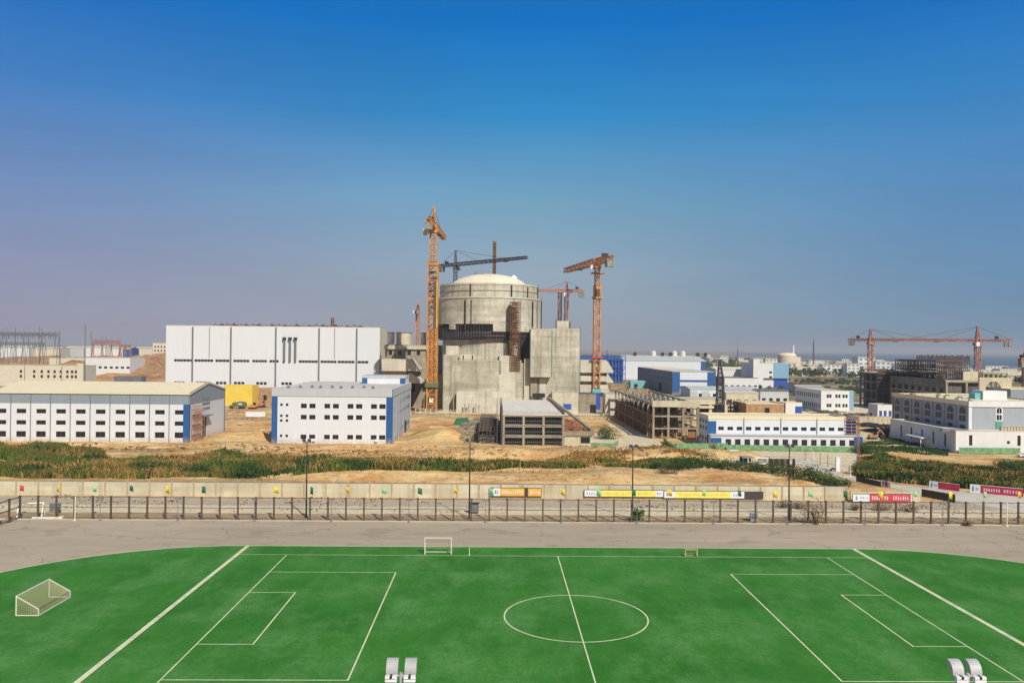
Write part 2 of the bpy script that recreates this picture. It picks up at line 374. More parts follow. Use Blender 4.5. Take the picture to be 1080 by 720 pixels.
# dirt yard with relief
def hgt(x, y):
    e = min(1, max(0, (y-186)/10))*min(1, max(0, (84-x)/9))*min(1, max(0, (436-y)/20))
    n = noise.fractal(Vector((x*.02, y*.05, 1.3)), .9, 2, 5)*.8 + noise.fractal(Vector((x*.12, y*.2, 5)), .8, 2, 3)*.28
    b = 1.0*math.exp(-((y-(196+3*math.sin(x*.05)))/6)**2)*max(0, noise.noise(Vector((x*.025, 3, 0)))*1.6+.35)      # sandy berm behind the wall
    d = 2.1*min(1, max(0, (x+30)/25))*(1/(1+math.exp(-(y-243-5*noise.noise(Vector((x*.06,1,0))))/1.5)))*(1/(1+math.exp((y-258)/2.5)))       # low clay scarp
    rg_ = noise.noise(Vector((x*.17, y*.25, 8))); n += .5*max(0, 1-abs(rg_)*5)*max(0, noise.noise(Vector((x*.03,y*.05,2)))+.25)
    s = 0
    for mx, my, r, h in MOUNDS: s += h*math.exp(-(((x-mx)**2+(y-my)**2)/r**2))
    bank = -0.0
    near = 1
    for bx0, by0, bx1, by1 in FLAT:
        dx = max(bx0-x, 0, x-bx1); dy = max(by0-y, 0, y-by1); near = min(near, min(1, math.hypot(dx, dy)/5))
    return .03 + e*max(0, n+.25)*near + e*(b+d+s)*(.1+.9*near)
MOUNDS = []
for px, py, r, h in ((462,462,6,2.3),(478,463,5,2.2),(447,459,7,1.6),(433,462,6,1.5),(520,462,6,1.5),(500,452,5,1.2),(238,462,5,1.2),(278,462,5,1.6),(610,478,9,.8),
                     (350,502,12,1.7),(410,503,10,1.5),(460,500,9,1.2),(640,452,6,1.0),(655,446,8,1.6),(560,503,14,.9),(660,502,14,.9),(745,504,14,1.1),(800,507,12,1.1),(850,512,7,.8),(640,504,9,1),(445,470,7,.9)):
    q = XY(px, py); MOUNDS.append((q.x, q.y, r, h))
FLAT = [(-175,278,-100,320),(-78,278,-32,345),(-28,405,60,440),(5,262,45,320),(50,270,90,420),(-175,380,-40,436)]
m = MB(); nx, ny = 290, 230; x0, x1, y0, y1 = -262, 84, 186, 436
for j in range(ny+1):
    y = y0+(y1-y0)*j/ny
    for i in range(nx+1):
        x = x0+(x1-x0)*i/nx; m.v.append((x, y, hgt(x, y)))
for j in range(ny):
    for i in range(nx):
        a = j*(nx+1)+i; m.f.append((a, a+1, a+nx+2, a+nx+1))
struct(m.build('dirt_yard', 'dirt', smooth=True))
sheet('road_verge', -300, 157.2, 320, 163.6, .004, 'tan_dirt')
sheet('service_road', -300, 163.6, 320, 171.5, .008, 'pale_dirt')
sheet('gravel_strip', -300, 171.5, 320, 180.9, .004, 'gravel')
sheet('yard_behind_wall', -300, 180.9, 84, 190, .008, 'dirt')
poly('dirt_slope', [XY(900,503), XY(985,513), XY(1180,522), XY(1180,474), XY(985,462), XY(905,478)], -.02, 'dirt')
poly('east_dirt_ground', [(84,180.9),(320,180.9),(320,420),(84,420)], -.035, 'dirt')
poly('construction_yard', [(-262,436),(60,436),(70,560),(-262,560)], 0.0, 'tan_dirt')
poly('works_yard', [(60,400),(330,400),(330,520),(60,560)], -.02, 'pale_dirt')
poly('sea', [(880,1367),(1170,2400),(1370,3500),(1800,6000),(3400,12000),(8600,29900),(29900,29900),(29900,1300),(2600,1200)], .5, 'sea')
# bend of the road on the right
rd = [XY(*p) for p in ((846,482),(878,496),(902,503),(943,510.5),(980,514.5),(1011,517),(1080,523),(1200,534),(1200,548),(1080,540),(1008,528),(972,521),(964,519.5),(929,511.5),(903,506.5),(872,500),(826,488))]
poly('road', rd, .02, 'road')
poly('concrete_apron', [XY(*p) for p in ((742,474.5),(905,477),(906,492),(895,497),(878,496),(846,484),(800,484),(742,481))], .012, 'pale_dirt')
poly('dirt_track', [XY(*p) for p in ((908,455),(950,465),(1000,478),(985,480),(940,470),(906,462))], .012, 'pale_dirt')
poly('sandy_path', [XY(*p) for p in ((598,463),(640,446),(660,450),(690,463),(705,470),(640,474),(590,470))], .6, 'pale_dirt').location.z = -.45

poly('dry_field', [XY(*p) for p in ((800,391),(872,392),(880,398),(800,398))], .02, 'field_tan')
poly('brown_field', [XY(*p) for p in ((838,398.2),(912,398),(918,405),(838,403))], .03, 'field_brown')
# ---- red earth bank far left
def mound(name, cx, cy, rx, ry, h, mat, n=60, seed=0):
    m = MB()
    for j in range(n+1):
        for i in range(n+1):
            u, v = i/n*2-1, j/n*2-1; r = max(abs(u)**3, abs(v)**3)
            z = h*max(0, 1-r)*(.85+.35*noise.fractal(Vector((u*3+seed, v*3, seed)), .8, 2, 4)) - .5
            m.v.append((cx+u*rx, cy+v*ry, z))
    for j in range(n):
        for i in range(n):
            a = j*(n+1)+i; m.f.append((a, a+1, a+n+2, a+n+1))
    return struct(m.build(name, mat, smooth=True))
mound('earth_bank', XA(160, 800), 860, 80, 190, 24, 'bank', 70, 2)
mound('earth_bank', XA(20, 900), 1000, 160, 160, 18, 'bank', 70, 5)

# ---- stadium: asphalt, painted turf
TC = 101.2; RR = 36.2; XL, XR = -40.5, 60.2
def stadium(r, n=64):
    p = []
    for i in range(n+1): a = -math.pi/2+math.pi*i/n; p.append((XR+r*math.cos(a), TC+r*math.sin(a)))
    for i in range(n+1): a = math.pi/2+math.pi*i/n; p.append((XL+r*math.cos(a), TC+r*math.sin(a)))
    return p
poly('running_track_kerb_line', stadium(RR), .006, 'line')
poly('turf_field', stadium(RR-.28), .012, 'turf')
def strip(m, x0, y0, x1, y1, w, z=.018):
    d = Vector((x1-x0, y1-y0)).normalized(); n = Vector((-d.y, d.x))*w/2
    m.quad((x0-n.x,y0-n.y,z),(x1-n.x,y1-n.y,z),(x1+n.x,y1+n.y,z),(x0+n.x,y0+n.y,z))
m = MB()
GL, GR = -32.7, 53.4; TY, BY = 131.4, 72.2; MX = 10.2
z1, z2 = .018, .022
strip(m, XL+.5, TY, XR-.5, TY, .13, z1); strip(m, GL, BY, GR, BY, .13, z1)
for x in (GL, GR): strip(m, x, BY+.09, x, TY-.09, .15, z1)
strip(m, MX, BY+.09, MX, TY-.09, .15, z1)
for s, gx in ((1, GL), (-1, GR)):
    for dx, ya, yb in ((18.4, 82.2, 121.4), (6.2, 92.0, 111.3)):
        xa, xb = gx+s*.1, gx+s*dx
        strip(m, xa, ya, xb, ya, .14, z1); strip(m, xa, yb, xb, yb, .14, z1); strip(m, xb, ya-.08, xb, yb+.08, .17, z2)
n = 96
for i in range(n):
    a0, a1 = math.tau*i/n, math.tau*(i+1)/n; ri, ro = 8.72, 8.9
    P = lambda r, a: (MX+r*math.cos(a), 101.8+r*math.sin(a), z2)
    m.quad(P(ri,a0), P(ro,a0), P(ro,a1), P(ri,a1))
struct(m.build('pitch_markings', 'line'))
m = MB()
for x in (XL, XR):
    strip(m, x-.16, TC-RR+.3, x-.16, TC+RR-.3, .29, .026); strip(m, x+.16, TC-RR+.3, x+.16, TC+RR-.3, .29, .026)
struct(m.build('drain_channel_covers', 'line'))
# lane line at fence foot
m = MB(); m.box(-260,156.55,-.005, 320,156.85,.14); struct(m.build('track_kerb', 'wall_panel'))
m = MB()
for k, yy in enumerate((139.2,)):
    strip(m, -12, yy+3.2, XA(479,142), yy+3.2, .12, .004)

# ================================================================== FENCE (steel posts and rails)
FY = 157.4
fx0 = XA(40, FY, 545); fx1 = XA(1074, FY, 545); sp = (fx1-fx0)/55
ft = thing('track_fence', 'long dark steel post and rail fence along the far edge of the asphalt track', 'fence', (fx0, FY, 0))
pm = MB().box(-.14,-.16,0,.14,.16,4.25).box(-.2,-.2,4.25,.2,.2,4.33).box(-.3,-.3,0,.3,.3,.12).mesh('post'); pm.materials.append(MAT['post'])
for i in range(-1, 58):
    o = bpy.data.objects.new('post', pm); C.objects.link(o); o.parent = ft; o.location = (i*sp, 0, 0)
for z in (.25, 2.2, 4.15):
    r = MB(); r.box(-sp, -.05, z-.05, 57*sp, .05, z+.05); r.build('rail', 'post', ft)
# left return of the fence, running towards the camera
fl = thing('side_fence', 'dark steel fence turning towards the camera at the left edge', 'fence', (fx0-sp, FY, 0))
for i in range(7):
    o = bpy.data.objects.new('post', pm); C.objects.link(o); o.parent = fl; o.location = (0, -(i+1)*3.4, 0)
for z in (.3, 2.2, 4.1):
    MB().bar((0,-.2,z),(0,-24,z),.16).build('rail', 'post', fl)

# ---- flags on the fence posts
FC = {'r':('flag_red','red'),'y':('flag_yellow','yellow'),'d':('flag_dkgreen','dark green'),'l':('flag_ltgreen','pale green')}
flagdefs = [(18,'r'),(59,'y'),(97,'l'),(136,'d'),(174,'y'),(213,'d'),(290,'y'),(328,'d'),(365,'y'),(404,'l'),(441,'d'),(479,'y'),(517,'l'),(593,'y'),(631,'l'),(668,'d'),(705,'y'),(743,'l'),
            (781,'d'),(817,'y'),(855,'l'),(892,'d'),(931,'y'),(969,'l'),(1005,'y'),(1042,'l'),(1068,'y')]
place = {18:'at the left fence corner',59:'above the tipped goal frame',97:'beside the tipped goal frame',136:'below the middle of the long warehouse',174:'below the right bays of the long warehouse',213:'below the gable of the long warehouse',
 251:'below the gap between warehouse and office block',290:'below the left blue corner of the office block',328:'just right of the leftmost tall floodlight pole',365:'below the middle of the office block',404:'below the right end of the office block',
 441:'below the tallest crane',479:'left of the second tall floodlight pole',517:'at the left end of the orange banner',555:'at the gap in the orange banner',593:'between the orange banner and the long yellow banners',631:'over the first yellow banner',
 668:'at the third tall floodlight pole',705:'where the two yellow banners meet',743:'over the middle of the second yellow banner',781:'at the dark end of the yellow banners',817:'right of the dark banner end',855:'above the dry shrub by the fence',
 892:'just left of the red and white banner',931:'over the red and white banner',969:'just right of the red and white banner',1005:'at the end of the black netting screen',1042:'by the road on the far right',1068:'near the right end of the fence'}
for px, c in flagdefs:
    X = XA(px, FY, 525); X = fx0+round((X-fx0)/sp)*sp; i = px
    t = thing('flag', f'small {FC[c][1]} flag on a fence post, {place[px]}', 'flag', (X, FY, 4.33), 'small flags on the track fence')
    MB().cyl(0,0,.03,.02,0,2.0,8).build('flagpole', 'galv', t)
    m = MB(); n = 6; w = .55+.4*random.random(); hh = .95+.5*random.random(); ph = random.random()*6
    for a in range(n):
        x0_, x1_ = w*a/n, w*(a+1)/n; f = lambda x: .18*math.sin(x*4+ph); dr = lambda x: -.28*x*x-.12*x
        m.quad((x0_,f(x0_),2-hh+dr(x0_)),(x1_,f(x1_),2-hh+dr(x1_)),(x1_,f(x1_)*.7+.05,2+dr(x1_)),(x0_,f(x0_)*.7+.05,2+dr(x0_)))
    fm = m.build('cloth', FC[c][0], t, smooth=True); sol = fm.modifiers.new('thick', 'SOLIDIFY'); sol.thickness = .03

# slim posts in front of the fence
for k, (px, lab) in enumerate(((105,'below the left end of the long warehouse'),(187,'below the right end of the long warehouse'),(268,'under the gap left of the office block'),(349,'right of the leftmost floodlight pole'),(431,'below the tallest crane'),
                (512,'under the left end of the orange banner'),(592,'between orange and yellow banners'),(672,'beside the small shrub at the third floodlight pole'),(753,'under the second yellow banner'),(831,'beside the rightmost tall floodlight pole'),(913,'under the red and white banner'),(995,'at the road bend on the right'))):
    X = XA(px, 156, 550)
    t = thing('lamp_post', f'slim grey lamp post {lab}', 'lamp post', (X, 156.2, 0), 'slim lamp posts along the track kerb')
    MB().cyl(0,0,.07,.05,0,4.2,8).box(-.2,-.2,0,.2,.2,.1).build('pole', 'joint', t)
    MB().bar((-.5,0,4.2),(.5,0,4.2),.1).build('cross_arm', 'joint', t)
    for s in (-.4,.4): MB().box(s-.16,-.12,4.0,s+.16,.14,4.22).build('lamp', 'joint', t)
for px, lab in ((79,'left of the tipped goal frame'),(1062,'near the right end of the fence')):
    X = XA(px, 155.9, 550); t = thing('marker_pole', f'plain white pole standing on the kerb {lab}', 'pole', (X, 155.9, 0), 'white marker poles')
    MB().cyl(0,0,.09,.09,0,4.6,10).box(-.22,-.22,0,.22,.22,.1).build('pole', 'goalwhite', t)
X = XA(495, 131.9, 583); t = tag(MB().cyl(0,0,.05,.05,0,1.1,8).box(-.15,-.15,0,.15,.15,.04).build('stake', 'goalwhite', loc=(X,131.9,.02)), 'short white stake on the touchline right of the small goal', 'stake')

# tall floodlight poles, far row and near row
def floodpole(X, Y, H, lab, near=False, base=True):
    t = thing('floodlight_pole', lab, 'floodlight', (X, Y, 0), 'tall floodlight poles around the track')
    MB().cyl(0,0,.17,.09,0,H-.6,12).cyl(0,0,.3,.3,0,.12,12).build('pole', 'black_metal' if not near else 'galv', t)
    MB().bar((-.75,0,H-.75),(.75,0,H-.75),.09).build('cross_arm', 'galv', t)
    for s in (-.50, .50):
        face = -1 if Y > 100 else 1                        # lamps look at the pitch
        # curved lamp housing: arc of sheet, lamp opening facing down and towards the pitch
        m = MB(); n = 10; w = .315; prof = []
        for i in range(n+1):
            a = math.radians(-8+105*i/n); prof.append((face*(.50-.58*math.sin(a))+face*.1, H-.62+.60*math.cos(a)-.02))
        # shell with thickness
        for i in range(n):
            (ya, za), (yb, zb) = prof[i], prof[i+1]
            m.quad((s-w,ya,za),(s+w,ya,za),(s+w,yb,zb),(s-w,yb,zb))
        for sx in (-w, w):
            c = (s+sx, prof[-1][0], prof[-1][1]); c2 = (s+sx, prof[0][0], prof[-1][1])
            for i in range(n): m.tri((s+sx,*prof[i]), (s+sx,*prof[i+1]), (s+sx, prof[0][0]*.5+prof[-1][0]*.5, prof[-1][1]))
        h = m.build('floodlight', 'galv', t)
        MB().quad((s-w+.05,prof[0][0]-face*.04,prof[0][1]-.05),(s+w-.05,prof[0][0]-face*.04,prof[0][1]-.05),(s+w-.05,prof[-1][0],prof[-1][1]+.02),(s-w+.05,prof[-1][0],prof[-1][1]+.02)).build('lens', 'cw' if not near else 'dark', h)
        MB().box(s-w,prof[-1][0]-face*.28-.12,H-.98,s+w,prof[-1][0]-face*.28+.12,H-.85).box(s-w,prof[-1][0]-face*.28-.12,H-.80,s+w,prof[-1][0]-face*.28+.12,H-.67).build('ballast_box', 'ban_white', h)
        MB().bar((s,prof[-1][0]-face*.42,H-.72),(s,prof[-1][0]-face*.1,H-.72),.13).build('bracket', 'black_metal', h)
for px, top, lab in ((323,462,'tall twin floodlight pole in front of the white office block'),(495,462,'tall twin floodlight pole below the reactor building'),
                (667,468,'tall twin floodlight pole in front of the open concrete frame'),(832,467.5,'tall twin floodlight pole in front of the two storey blue cornered factory')):
    Y = 160.2; floodpole(XA(px, Y, 540), Y, ZA(px, top, Y), lab)
floodpole(XA(423,45,700), 45, ZA(423,697,45), 'nearest left twin floodlight with pale curved hoods rising from the bottom edge', True)
floodpole(XA(1021,45,700), 45, ZA(1021,698,45), 'nearest right twin floodlight with pale curved hoods rising from the bottom edge', True)

# ---- goals
def net_quad(m, a, b, c, d, n=10, k=6, w=.03):
    a, b, c, d = map(Vector, (a,b,c,d))
    for i in range(n+1): t = i/n; m.bar(a.lerp(b,t), d.lerp(c,t), w)
    for j in range(k+1): t = j/k; m.bar(a.lerp(d,t), b.lerp(c,t), w)
def goal(name, label, loc, rz, W, H, D, HB, T=.13, DT=0, netn=26, group=None, mat='goalwhite', rx=0):
    t = thing(name, label, 'goal', loc, group, rz); t.rotation_euler[0] = rx   # opening faces local -y
    MB().bar((0,0,0),(0,0,H),T).build('goalpost', mat, t); MB().bar((W,0,0),(W,0,H),T).build('goalpost', mat, t)
    MB().bar((-T/2,0,H+T/2),(W+T/2,0,H+T/2),T).build('crossbar', mat, t)
    m = MB(); s = T*.8
    for x in (0, W): m.bar((x,0,s/2),(x,D,s/2),s); m.bar((x,D,0),(x,D,HB),s); m.bar((x,DT,H),(x,D,HB),s); 
    m.bar((0,D,s/2),(W,D,s/2),s)
    if DT: 
        for x in (0,W): m.bar((x,0,H),(x,DT,H),s)
    m.build('back_frame', mat, t)
    m = MB(); net_quad(m, (0,DT,H),(W,DT,H),(W,D,HB),(0,D,HB), netn, netn//2); net_quad(m, (0,D,HB),(W,D,HB),(W,D,.05),(0,D,.05), netn, 4)
    for x in (0, W): net_quad(m, (x,0,.1),(x,D,.1),(x,D,HB),(x,DT,H), netn//2, netn//3)
    m.build('net', 'net', t); return t
A = XY(17,649)
goal('full_size_goal', 'large white netted goal standing on the left end of the turf', (A.x, A.y+7.4, .02), -math.pi/2, 7.4, 2.3, 2.7, .8, .11)
B = XY(448,584.5)
t = goal('training_goal', 'white portable goal on the far touchline left of the halfway line', (B.x, B.y, .02), 0, 4.2, 2.6, 1.6, .15, .1, .5, 9)
B = XY(723,587)
goal('mini_goal', 'small rusty goal on the far touchline right of the halfway line', (B.x, B.y, .02), 0, 1.9, 1.1, .9, .1, .09, .3, 8, None, 'tan')  if 'tan' in MAT else goal('mini_goal', 'small brownish goal on the far touchline right of the halfway line', (B.x, B.y, .02), 0, 1.9, 1.15, .9, .1, .09, .3, 8, None, 'net')
B = XY(21,545)
goal('tipped_goal', 'broken white goal frame tipped over by the left fence corner', (B.x, B.y-1.0, .1), .25, 4.2, 2.6, 2.0, .5, .2, .6, 9, None, 'goalwhite', R(-28))
B = XY(36,546); tag(MB().box(0,0,0,5.6,.35,.35).box(5.2,-.2,0,5.7,.6,.5).build('fallen_pole', 'goalwhite', loc=(B.x,B.y-.8,.0)), 'white beam lying on the kerb right of the tipped goal', 'beam')

# small cabinets behind the fence
for px, py, w, h, lab, mt in ((58,540,1.9,1.7,'dark meter cabinet behind the fence near the left corner','cw'),(500,541,1.7,2.0,'dark cabinet with flat hood beside the second floodlight pole','black_metal'),(795,549,1.4,1.5,'grey electrical cabinet behind the fence under the yellow banner','galv')):
    q = XY(px, py); t = thing('cabinet', lab, 'cabinet', (q.x, max(q.y,158.4), 0))
    MB().box(-w/2,-.4,.15,w/2,.4,h).box(-w/2+.1,-.3,0,w/2-.1,.3,.15).build('housing', mt, t)
    MB().box(-w/2-.2,-.55,h,w/2+.2,.5,h+.1).build('hood', mt, t); MB().box(-w/2+.12,-.43,.3,-.03,-.4,h-.15).box(.03,-.43,.3,w/2-.12,-.4,h-.15).build('door', 'joint', t)

# ================================================================== YARD WALL
WY = 181.6
wx0 = XA(-30, WY, 520); wx1 = XA(893, WY, 525); n = round((wx1-wx0)/4.78); sp2 = (wx1-wx0)/n
wt = thing('yard_wall', 'long pale concrete panel wall behind the track fence', 'wall', (wx0, WY, 0))
pan = MB().box(.16,0,0,sp2-.16,.16,3.05).mesh('panel'); pan.materials.append(MAT['wall_panel'])
pr = MB().box(-.16,-.12,0,.16,.28,3.2).mesh('pier'); pr.materials.append(MAT['yard_pier'])
for i in range(n):
    if n-7 <= i <= n-7: pass
    o = bpy.data.objects.new('panel', pan); C.objects.link(o); o.parent = wt; o.location = (i*sp2, 0, 0); o.scale[2] = 1+.012*random.uniform(-1,1)
for i in range(n+1):
    o = bpy.data.objects.new('pier', pr); C.objects.link(o); o.parent = wt; o.location = (i*sp2, 0, 0)
MB().box(0,-.06,3.09,n*sp2,.22,3.19).build('coping', 'joint', wt)

# ---- banners with lettering
def glyphs(m, x0, z0, w, h, n, y, gap=.35, rows=1):
    rnd = random.Random(int(x0*10)+n)
    cw = w/n
    for i in range(n):
        a = x0+i*cw+cw*gap/2; b = x0+(i+1)*cw-cw*gap/2; t = h*.10
        for k in range(rnd.choice((2,3,3))): zz = z0+h*(.12+.34*k); m.box(a,y-.012,zz,b-(b-a)*.2*rnd.random(),y,zz+t)
        for k in range(rnd.choice((1,2))): xx = a+(b-a)*(.25+.4*k+.1*rnd.random()); m.box(xx,y-.018,z0+h*.02,xx+t,y-.004,z0+h*.95)
def banner(name, label, px0, px1, pyt, pyb, Y, segs, mat_text='ban_white', texts=()):
    X0 = XA(px0, Y, pyb); X1 = XA(px1, Y, pyb); pm_ = (px0+px1)/2; zb = ZA(pm_, pyb, Y); zt = ZA(pm_, pyt, Y); W = X1-X0; H = zt-zb
    t = thing(name, label, 'banner', (X0, Y, 0), 'banners along the yard wall')
    for x in [W*k/max(1,round(W/4.5)) for k in range(max(1,round(W/4.5))+1)]: MB().box(x-.05,.03,0,x+.05,.13,zt).build('support', 'joint', t)
    for a, b, mt in segs: MB().box(W*a,-.03,zb,W*b,.03,zt).build('sheet', mt, t)
    fr = MB(); fr.box(-.08,-.05,zt,W+.08,.05,zt+.1); fr.box(-.08,-.05,zb-.1,W+.08,.05,zb); fr.box(-.08,-.05,zb,0,.05,zt); fr.box(W,-.05,zb,W+.08,.05,zt); fr.build('border', 'black_metal', t)
    for a, b, n_, mt, hh in texts:
        m = MB(); glyphs(m, W*a, zb+H*(1-hh)/2, W*(b-a), H*hh, n_, -.035); m.build('lettering', mt, t)
    return t
BY2 = 181.2
banner('banner', 'orange banner with white left end hung on the yard wall below the reactor', 516.5, 571, 514.5, 522.8, BY2, ((0,.07,'seagreen'),(.07,.2,'ban_white'),(.2,.67,'ban_orange'),(.67,.74,'ban_dark'),(.74,1,'ban_orange')), texts=((.23,.64,10,'ban_white',.5),(.77,.97,5,'ban_white',.5),(.09,.18,2,'ban_blue',.5)))
banner('banner', 'first long pale yellow banner with white ends on the yard wall', 616.5, 699.5, 516.8, 523.4, BY2, ((0,.16,'ban_white'),(.16,.9,'ban_yellow'),(.9,1,'ban_white')), texts=((.02,.14,4,'ban_blue',.5),(.2,.86,17,'ban_orange',.35),(.915,.985,3,'ban_blue',.4)))
banner('banner', 'second long yellow banner joined to a dark end sheet on the yard wall', 700.5, 785, 518, 525, BY2, ((0,.13,'ban_white'),(.13,.83,'ban_yellow'),(.83,1,'ban_white')), texts=((.02,.11,3,'ban_blue',.5),(.18,.8,16,'ban_orange',.35),(.85,.98,4,'ban_blue',.35)))
banner('dark_banner', 'dark brown sheet at the right end of the yellow banners', 785.6, 804.5, 518.6, 525.2, BY2, ((0,1,'ban_dark'),))
banner('banner', 'red banner with white logo end on the wall at the road bend', 899.5, 961.8, 521, 528.6, 178.5, ((0,.28,'ban_white'),(.28,.98,'ban_red'),(.98,1,'ban_white')), texts=((.03,.09,1,'ban_blue',.6),(.12,.26,4,'joint',.3),(.31,.46,4,'ban_white',.55),(.52,.6,2,'ban_white',.55),(.67,.95,7,'ban_white',.55)))
# right-hand end of the wall beyond the main run
w2 = thing('end_wall', 'short pale wall carrying the red banner beside the road bend', 'wall', (XA(893,WY,525)+.4, 180.2, 0))
Wd = XA(965,180,525)-XA(893,180,525); MB().box(0,0,0,Wd,.16,2.2).build('panel', 'wall_panel', w2)
for i in range(5): MB().box(Wd*i/4-.12,-.1,0,Wd*i/4+.12,.26,2.35).build('pier', 'wall_panel', w2)
def obanner(label, p0, p1, h, segs, texts, mat='ban_red', name='banner', cat='banner', group='banners along the road bend'):
    a = XY(*p0); b = XY(*p1); W = (b-a).length; t = thing(name, label, cat, (a.x,a.y,0), group, math.atan2(b.y-a.y, b.x-a.x))
    k = max(1, round(W/3.2))
    for i in range(k+1): MB().box(W*i/k-.05,.03,0,W*i/k+.05,.13,h+.1).build('support', 'joint', t)
    for s0, s1, mt in segs: MB().box(W*s0,-.03,.15,W*s1,.03,h).build('sheet', mt, t)
    if texts:
        MB().box(0,-.05,h,W,.05,h+.08).box(0,-.05,.07,W,.05,.15).build('border', 'ban_white', t)
    for s0, s1, n_, mt, hh in texts: m = MB(); glyphs(m, W*s0, .15+(h-.15)*(1-hh)/2, W*(s1-s0), (h-.15)*hh, n_, -.035); m.build('lettering', mt, t)
obanner('dark red banner with pale left end beyond the road, left of the longer one', (980,514.6),(1011.5,518.6), 1.75, ((0,.3,'ban_white'),(.3,1,'ban_dkred')), ((.05,.12,1,'ban_blue',.7),(.15,.28,3,'ban_blue',.4),(.36,.95,7,'ban_red',.4)))
obanner('long dark red banner with pale left end beyond the road at the right edge', (1023,519.4),(1079,524.6), 2.0, ((0,.2,'ban_white'),(.2,1,'ban_dkred')), ((.03,.08,1,'ban_blue',.7),(.1,.18,2,'seagreen',.4),(.25,.58,7,'ban_white',.4),(.63,.96,6,'ban_white',.4)))
obanner('black netting screen along the near road edge, left piece', (903,508),(929,514), 1.5, ((0,1,'ban_dark'),), (), name='netting_screen', cat='netting', group='black netting screens')
obanner('black netting screen along the near road edge, right piece', (972,524),(1007,530.5), 1.9, ((0,1,'ban_dark'),), (), name='netting_screen', cat='netting', group='black netting screens')
obanner('small white and pink notice board beside the road bend', (930,513),(939,515), 1.6, ((0,.4,'ban_white'),(.4,.7,'ban_red'),(.7,1,'ban_white')), ((.1,.9,4,'ban_blue',.4),), name='notice_board', cat='board', group=None)
# ================================================================== BUILDINGS
# ---- long warehouse on the left
Y = 281.0; X1 = XA(199,Y,466); X0 = X1-65.8-.3; H = ZA(199,415,Y); RD = 36.0
rg = ZA(218,403.2,Y+RD/2)-H; W = X1-X0; bw = (W)/10
holes = []
rows_ = [(455.0,461.0),(443.5,448.0),(431.6,436.2)]
rz_ = [(ZA(100,b,Y),ZA(100,a,Y)) for a,b in rows_]
for i in range(10):
    for z0,z1 in rz_: holes.append((i*bw+bw*.28, z0, i*bw+bw*.28+3.2, z1))
wh = block('long_warehouse', 'long pale warehouse with gabled cream roof and three window rows at the left edge', 'warehouse', X0, Y, W, RD, H, 'white', 'roof_cream', front=holes, pitch=rg, over=.5,
      right=[(12.5,.3,17,7.5)], bars=1)
sk = MB(); sk.box(-.04,-.09,H-3.6,W+.04,-.02,H-.25); sk.build('fascia_band', 'grey_clad', wh)
for i in range(1, 10): MB().box(i*bw-.12,-.2,0,i*bw+.12,-.09,H-.3).build('downpipe', 'joint', wh)
MB().box(0,-.3,H-.28,W,-.05,H+.02).build('gutter', 'joint', wh)
MB().box(W-1.9,-.18,0,W+.12,-.1,H-3.7).build('corner_panel', 'blue', wh); MB().box(W+.02,-.1,0,W+.1,.9,H-3.7).build('corner_panel', 'blue', wh)
MB().box(-.1,-.18,0,1.5,-.1,H-3.7).build('corner_panel', 'blue', wh)
MB().prism([(0,H-3.6),(RD,H-3.6),(RD,H),(RD/2,H+rg),(0,H)], W+.02, W+.1, 'x').build('gable_panel', 'grey_clad', wh)
for a, b in (((W+.15,-.2,H),(W+.15,RD/2,H+rg+.1)),((W+.15,RD+.2,H),(W+.15,RD/2,H+rg+.1))): MB().bar(a,b,.35).build('verge_trim', 'joint', wh)
MB().box(W-.1,RD-.3,0,W+.25,RD+.3,H).build('downpipe', 'joint', wh)
MB().box(W+.1,11.7,7.8,W+1.8,18.5,8.1).build('door_canopy', 'joint', wh)
for k in range(3):
    for q in range(5): window(wh, (W+.09, 12.5+q*1.6, 10+k*1.7), (0,1,0), .9, .8, 0.06, 0)
# scaffold on the gable corner
t = thing('scaffold', 'thin reddish pipe scaffold against the right gable of the long warehouse', 'scaffold', (X1+.6, Y+1.0, 0))
m = MB()
for yy in (0,2.2,4.4,6.6,8.8):
    for xx in (0,1.2): m.bar((xx,yy,0),(xx,yy,13.5-yy*.3),.1)
for k in range(1,8):
    for xx in (0,1.2): m.bar((xx,0,k*1.7),(xx,8.8,k*1.7),.08)
    for yy in (0,2.2,4.4,6.6,8.8): m.bar((0,yy,k*1.7),(1.2,yy,k*1.7),.08)
m.build('frame', 'faded_orange', t)
m = MB()
for k in (2,4,6): m.box(.05,0,k*1.7+.05,1.15,8.8,k*1.7+.12)
m.build('boards', 'brick', t)

# ---- white office block with blue corners
Y = 280.8; X0 = XA(286.5,Y,467); X1 = XA(413.3,Y,468); W = X1-X0; H = ZA(413,411.3,Y); D = 61
def zpx(px,py): return ZA(px,py,Y)
holes = []
for cx in (320.5,329.5,345,354,369.5,378.5,394,403.5):
    pass
ux = lambda px, py=440: XA(px,Y,py)-X0
cols = [(317.2,323.4),(326.2,332.6),(342,348),(351,357.2),(366.4,372.6),(375.4,382),(391.2,397.4),(400,406.6)]
rws = [(425.7,430.5),(437.5,442.3),(458.3,463)]
for a, b in cols:
    for t0, t1 in rws: holes.append((ux(a), zpx(350,t1), ux(b), zpx(350,t0)))
for a, b in ((295.3,298),(301.2,304)):
    for t0, t1 in ((425.3,428),(437,439.6),(442,444.6),(458,460.8)): holes.append((ux(a), zpx(300,t1), ux(b), zpx(300,t0)))
sidew = [(u, z, u+2.3, z+1.5) for z in (zpx(410,462),zpx(410,441.7),zpx(410,430)) for u in [5+4.4*i for i in range(12)]]
ob = block('office_block', 'white three storey block with blue corner strips in front of the turbine hall', 'building', X0, Y, W, D, H, 'white', 'roof_grey', front=holes, right=sidew, parapet=0, bars=1)
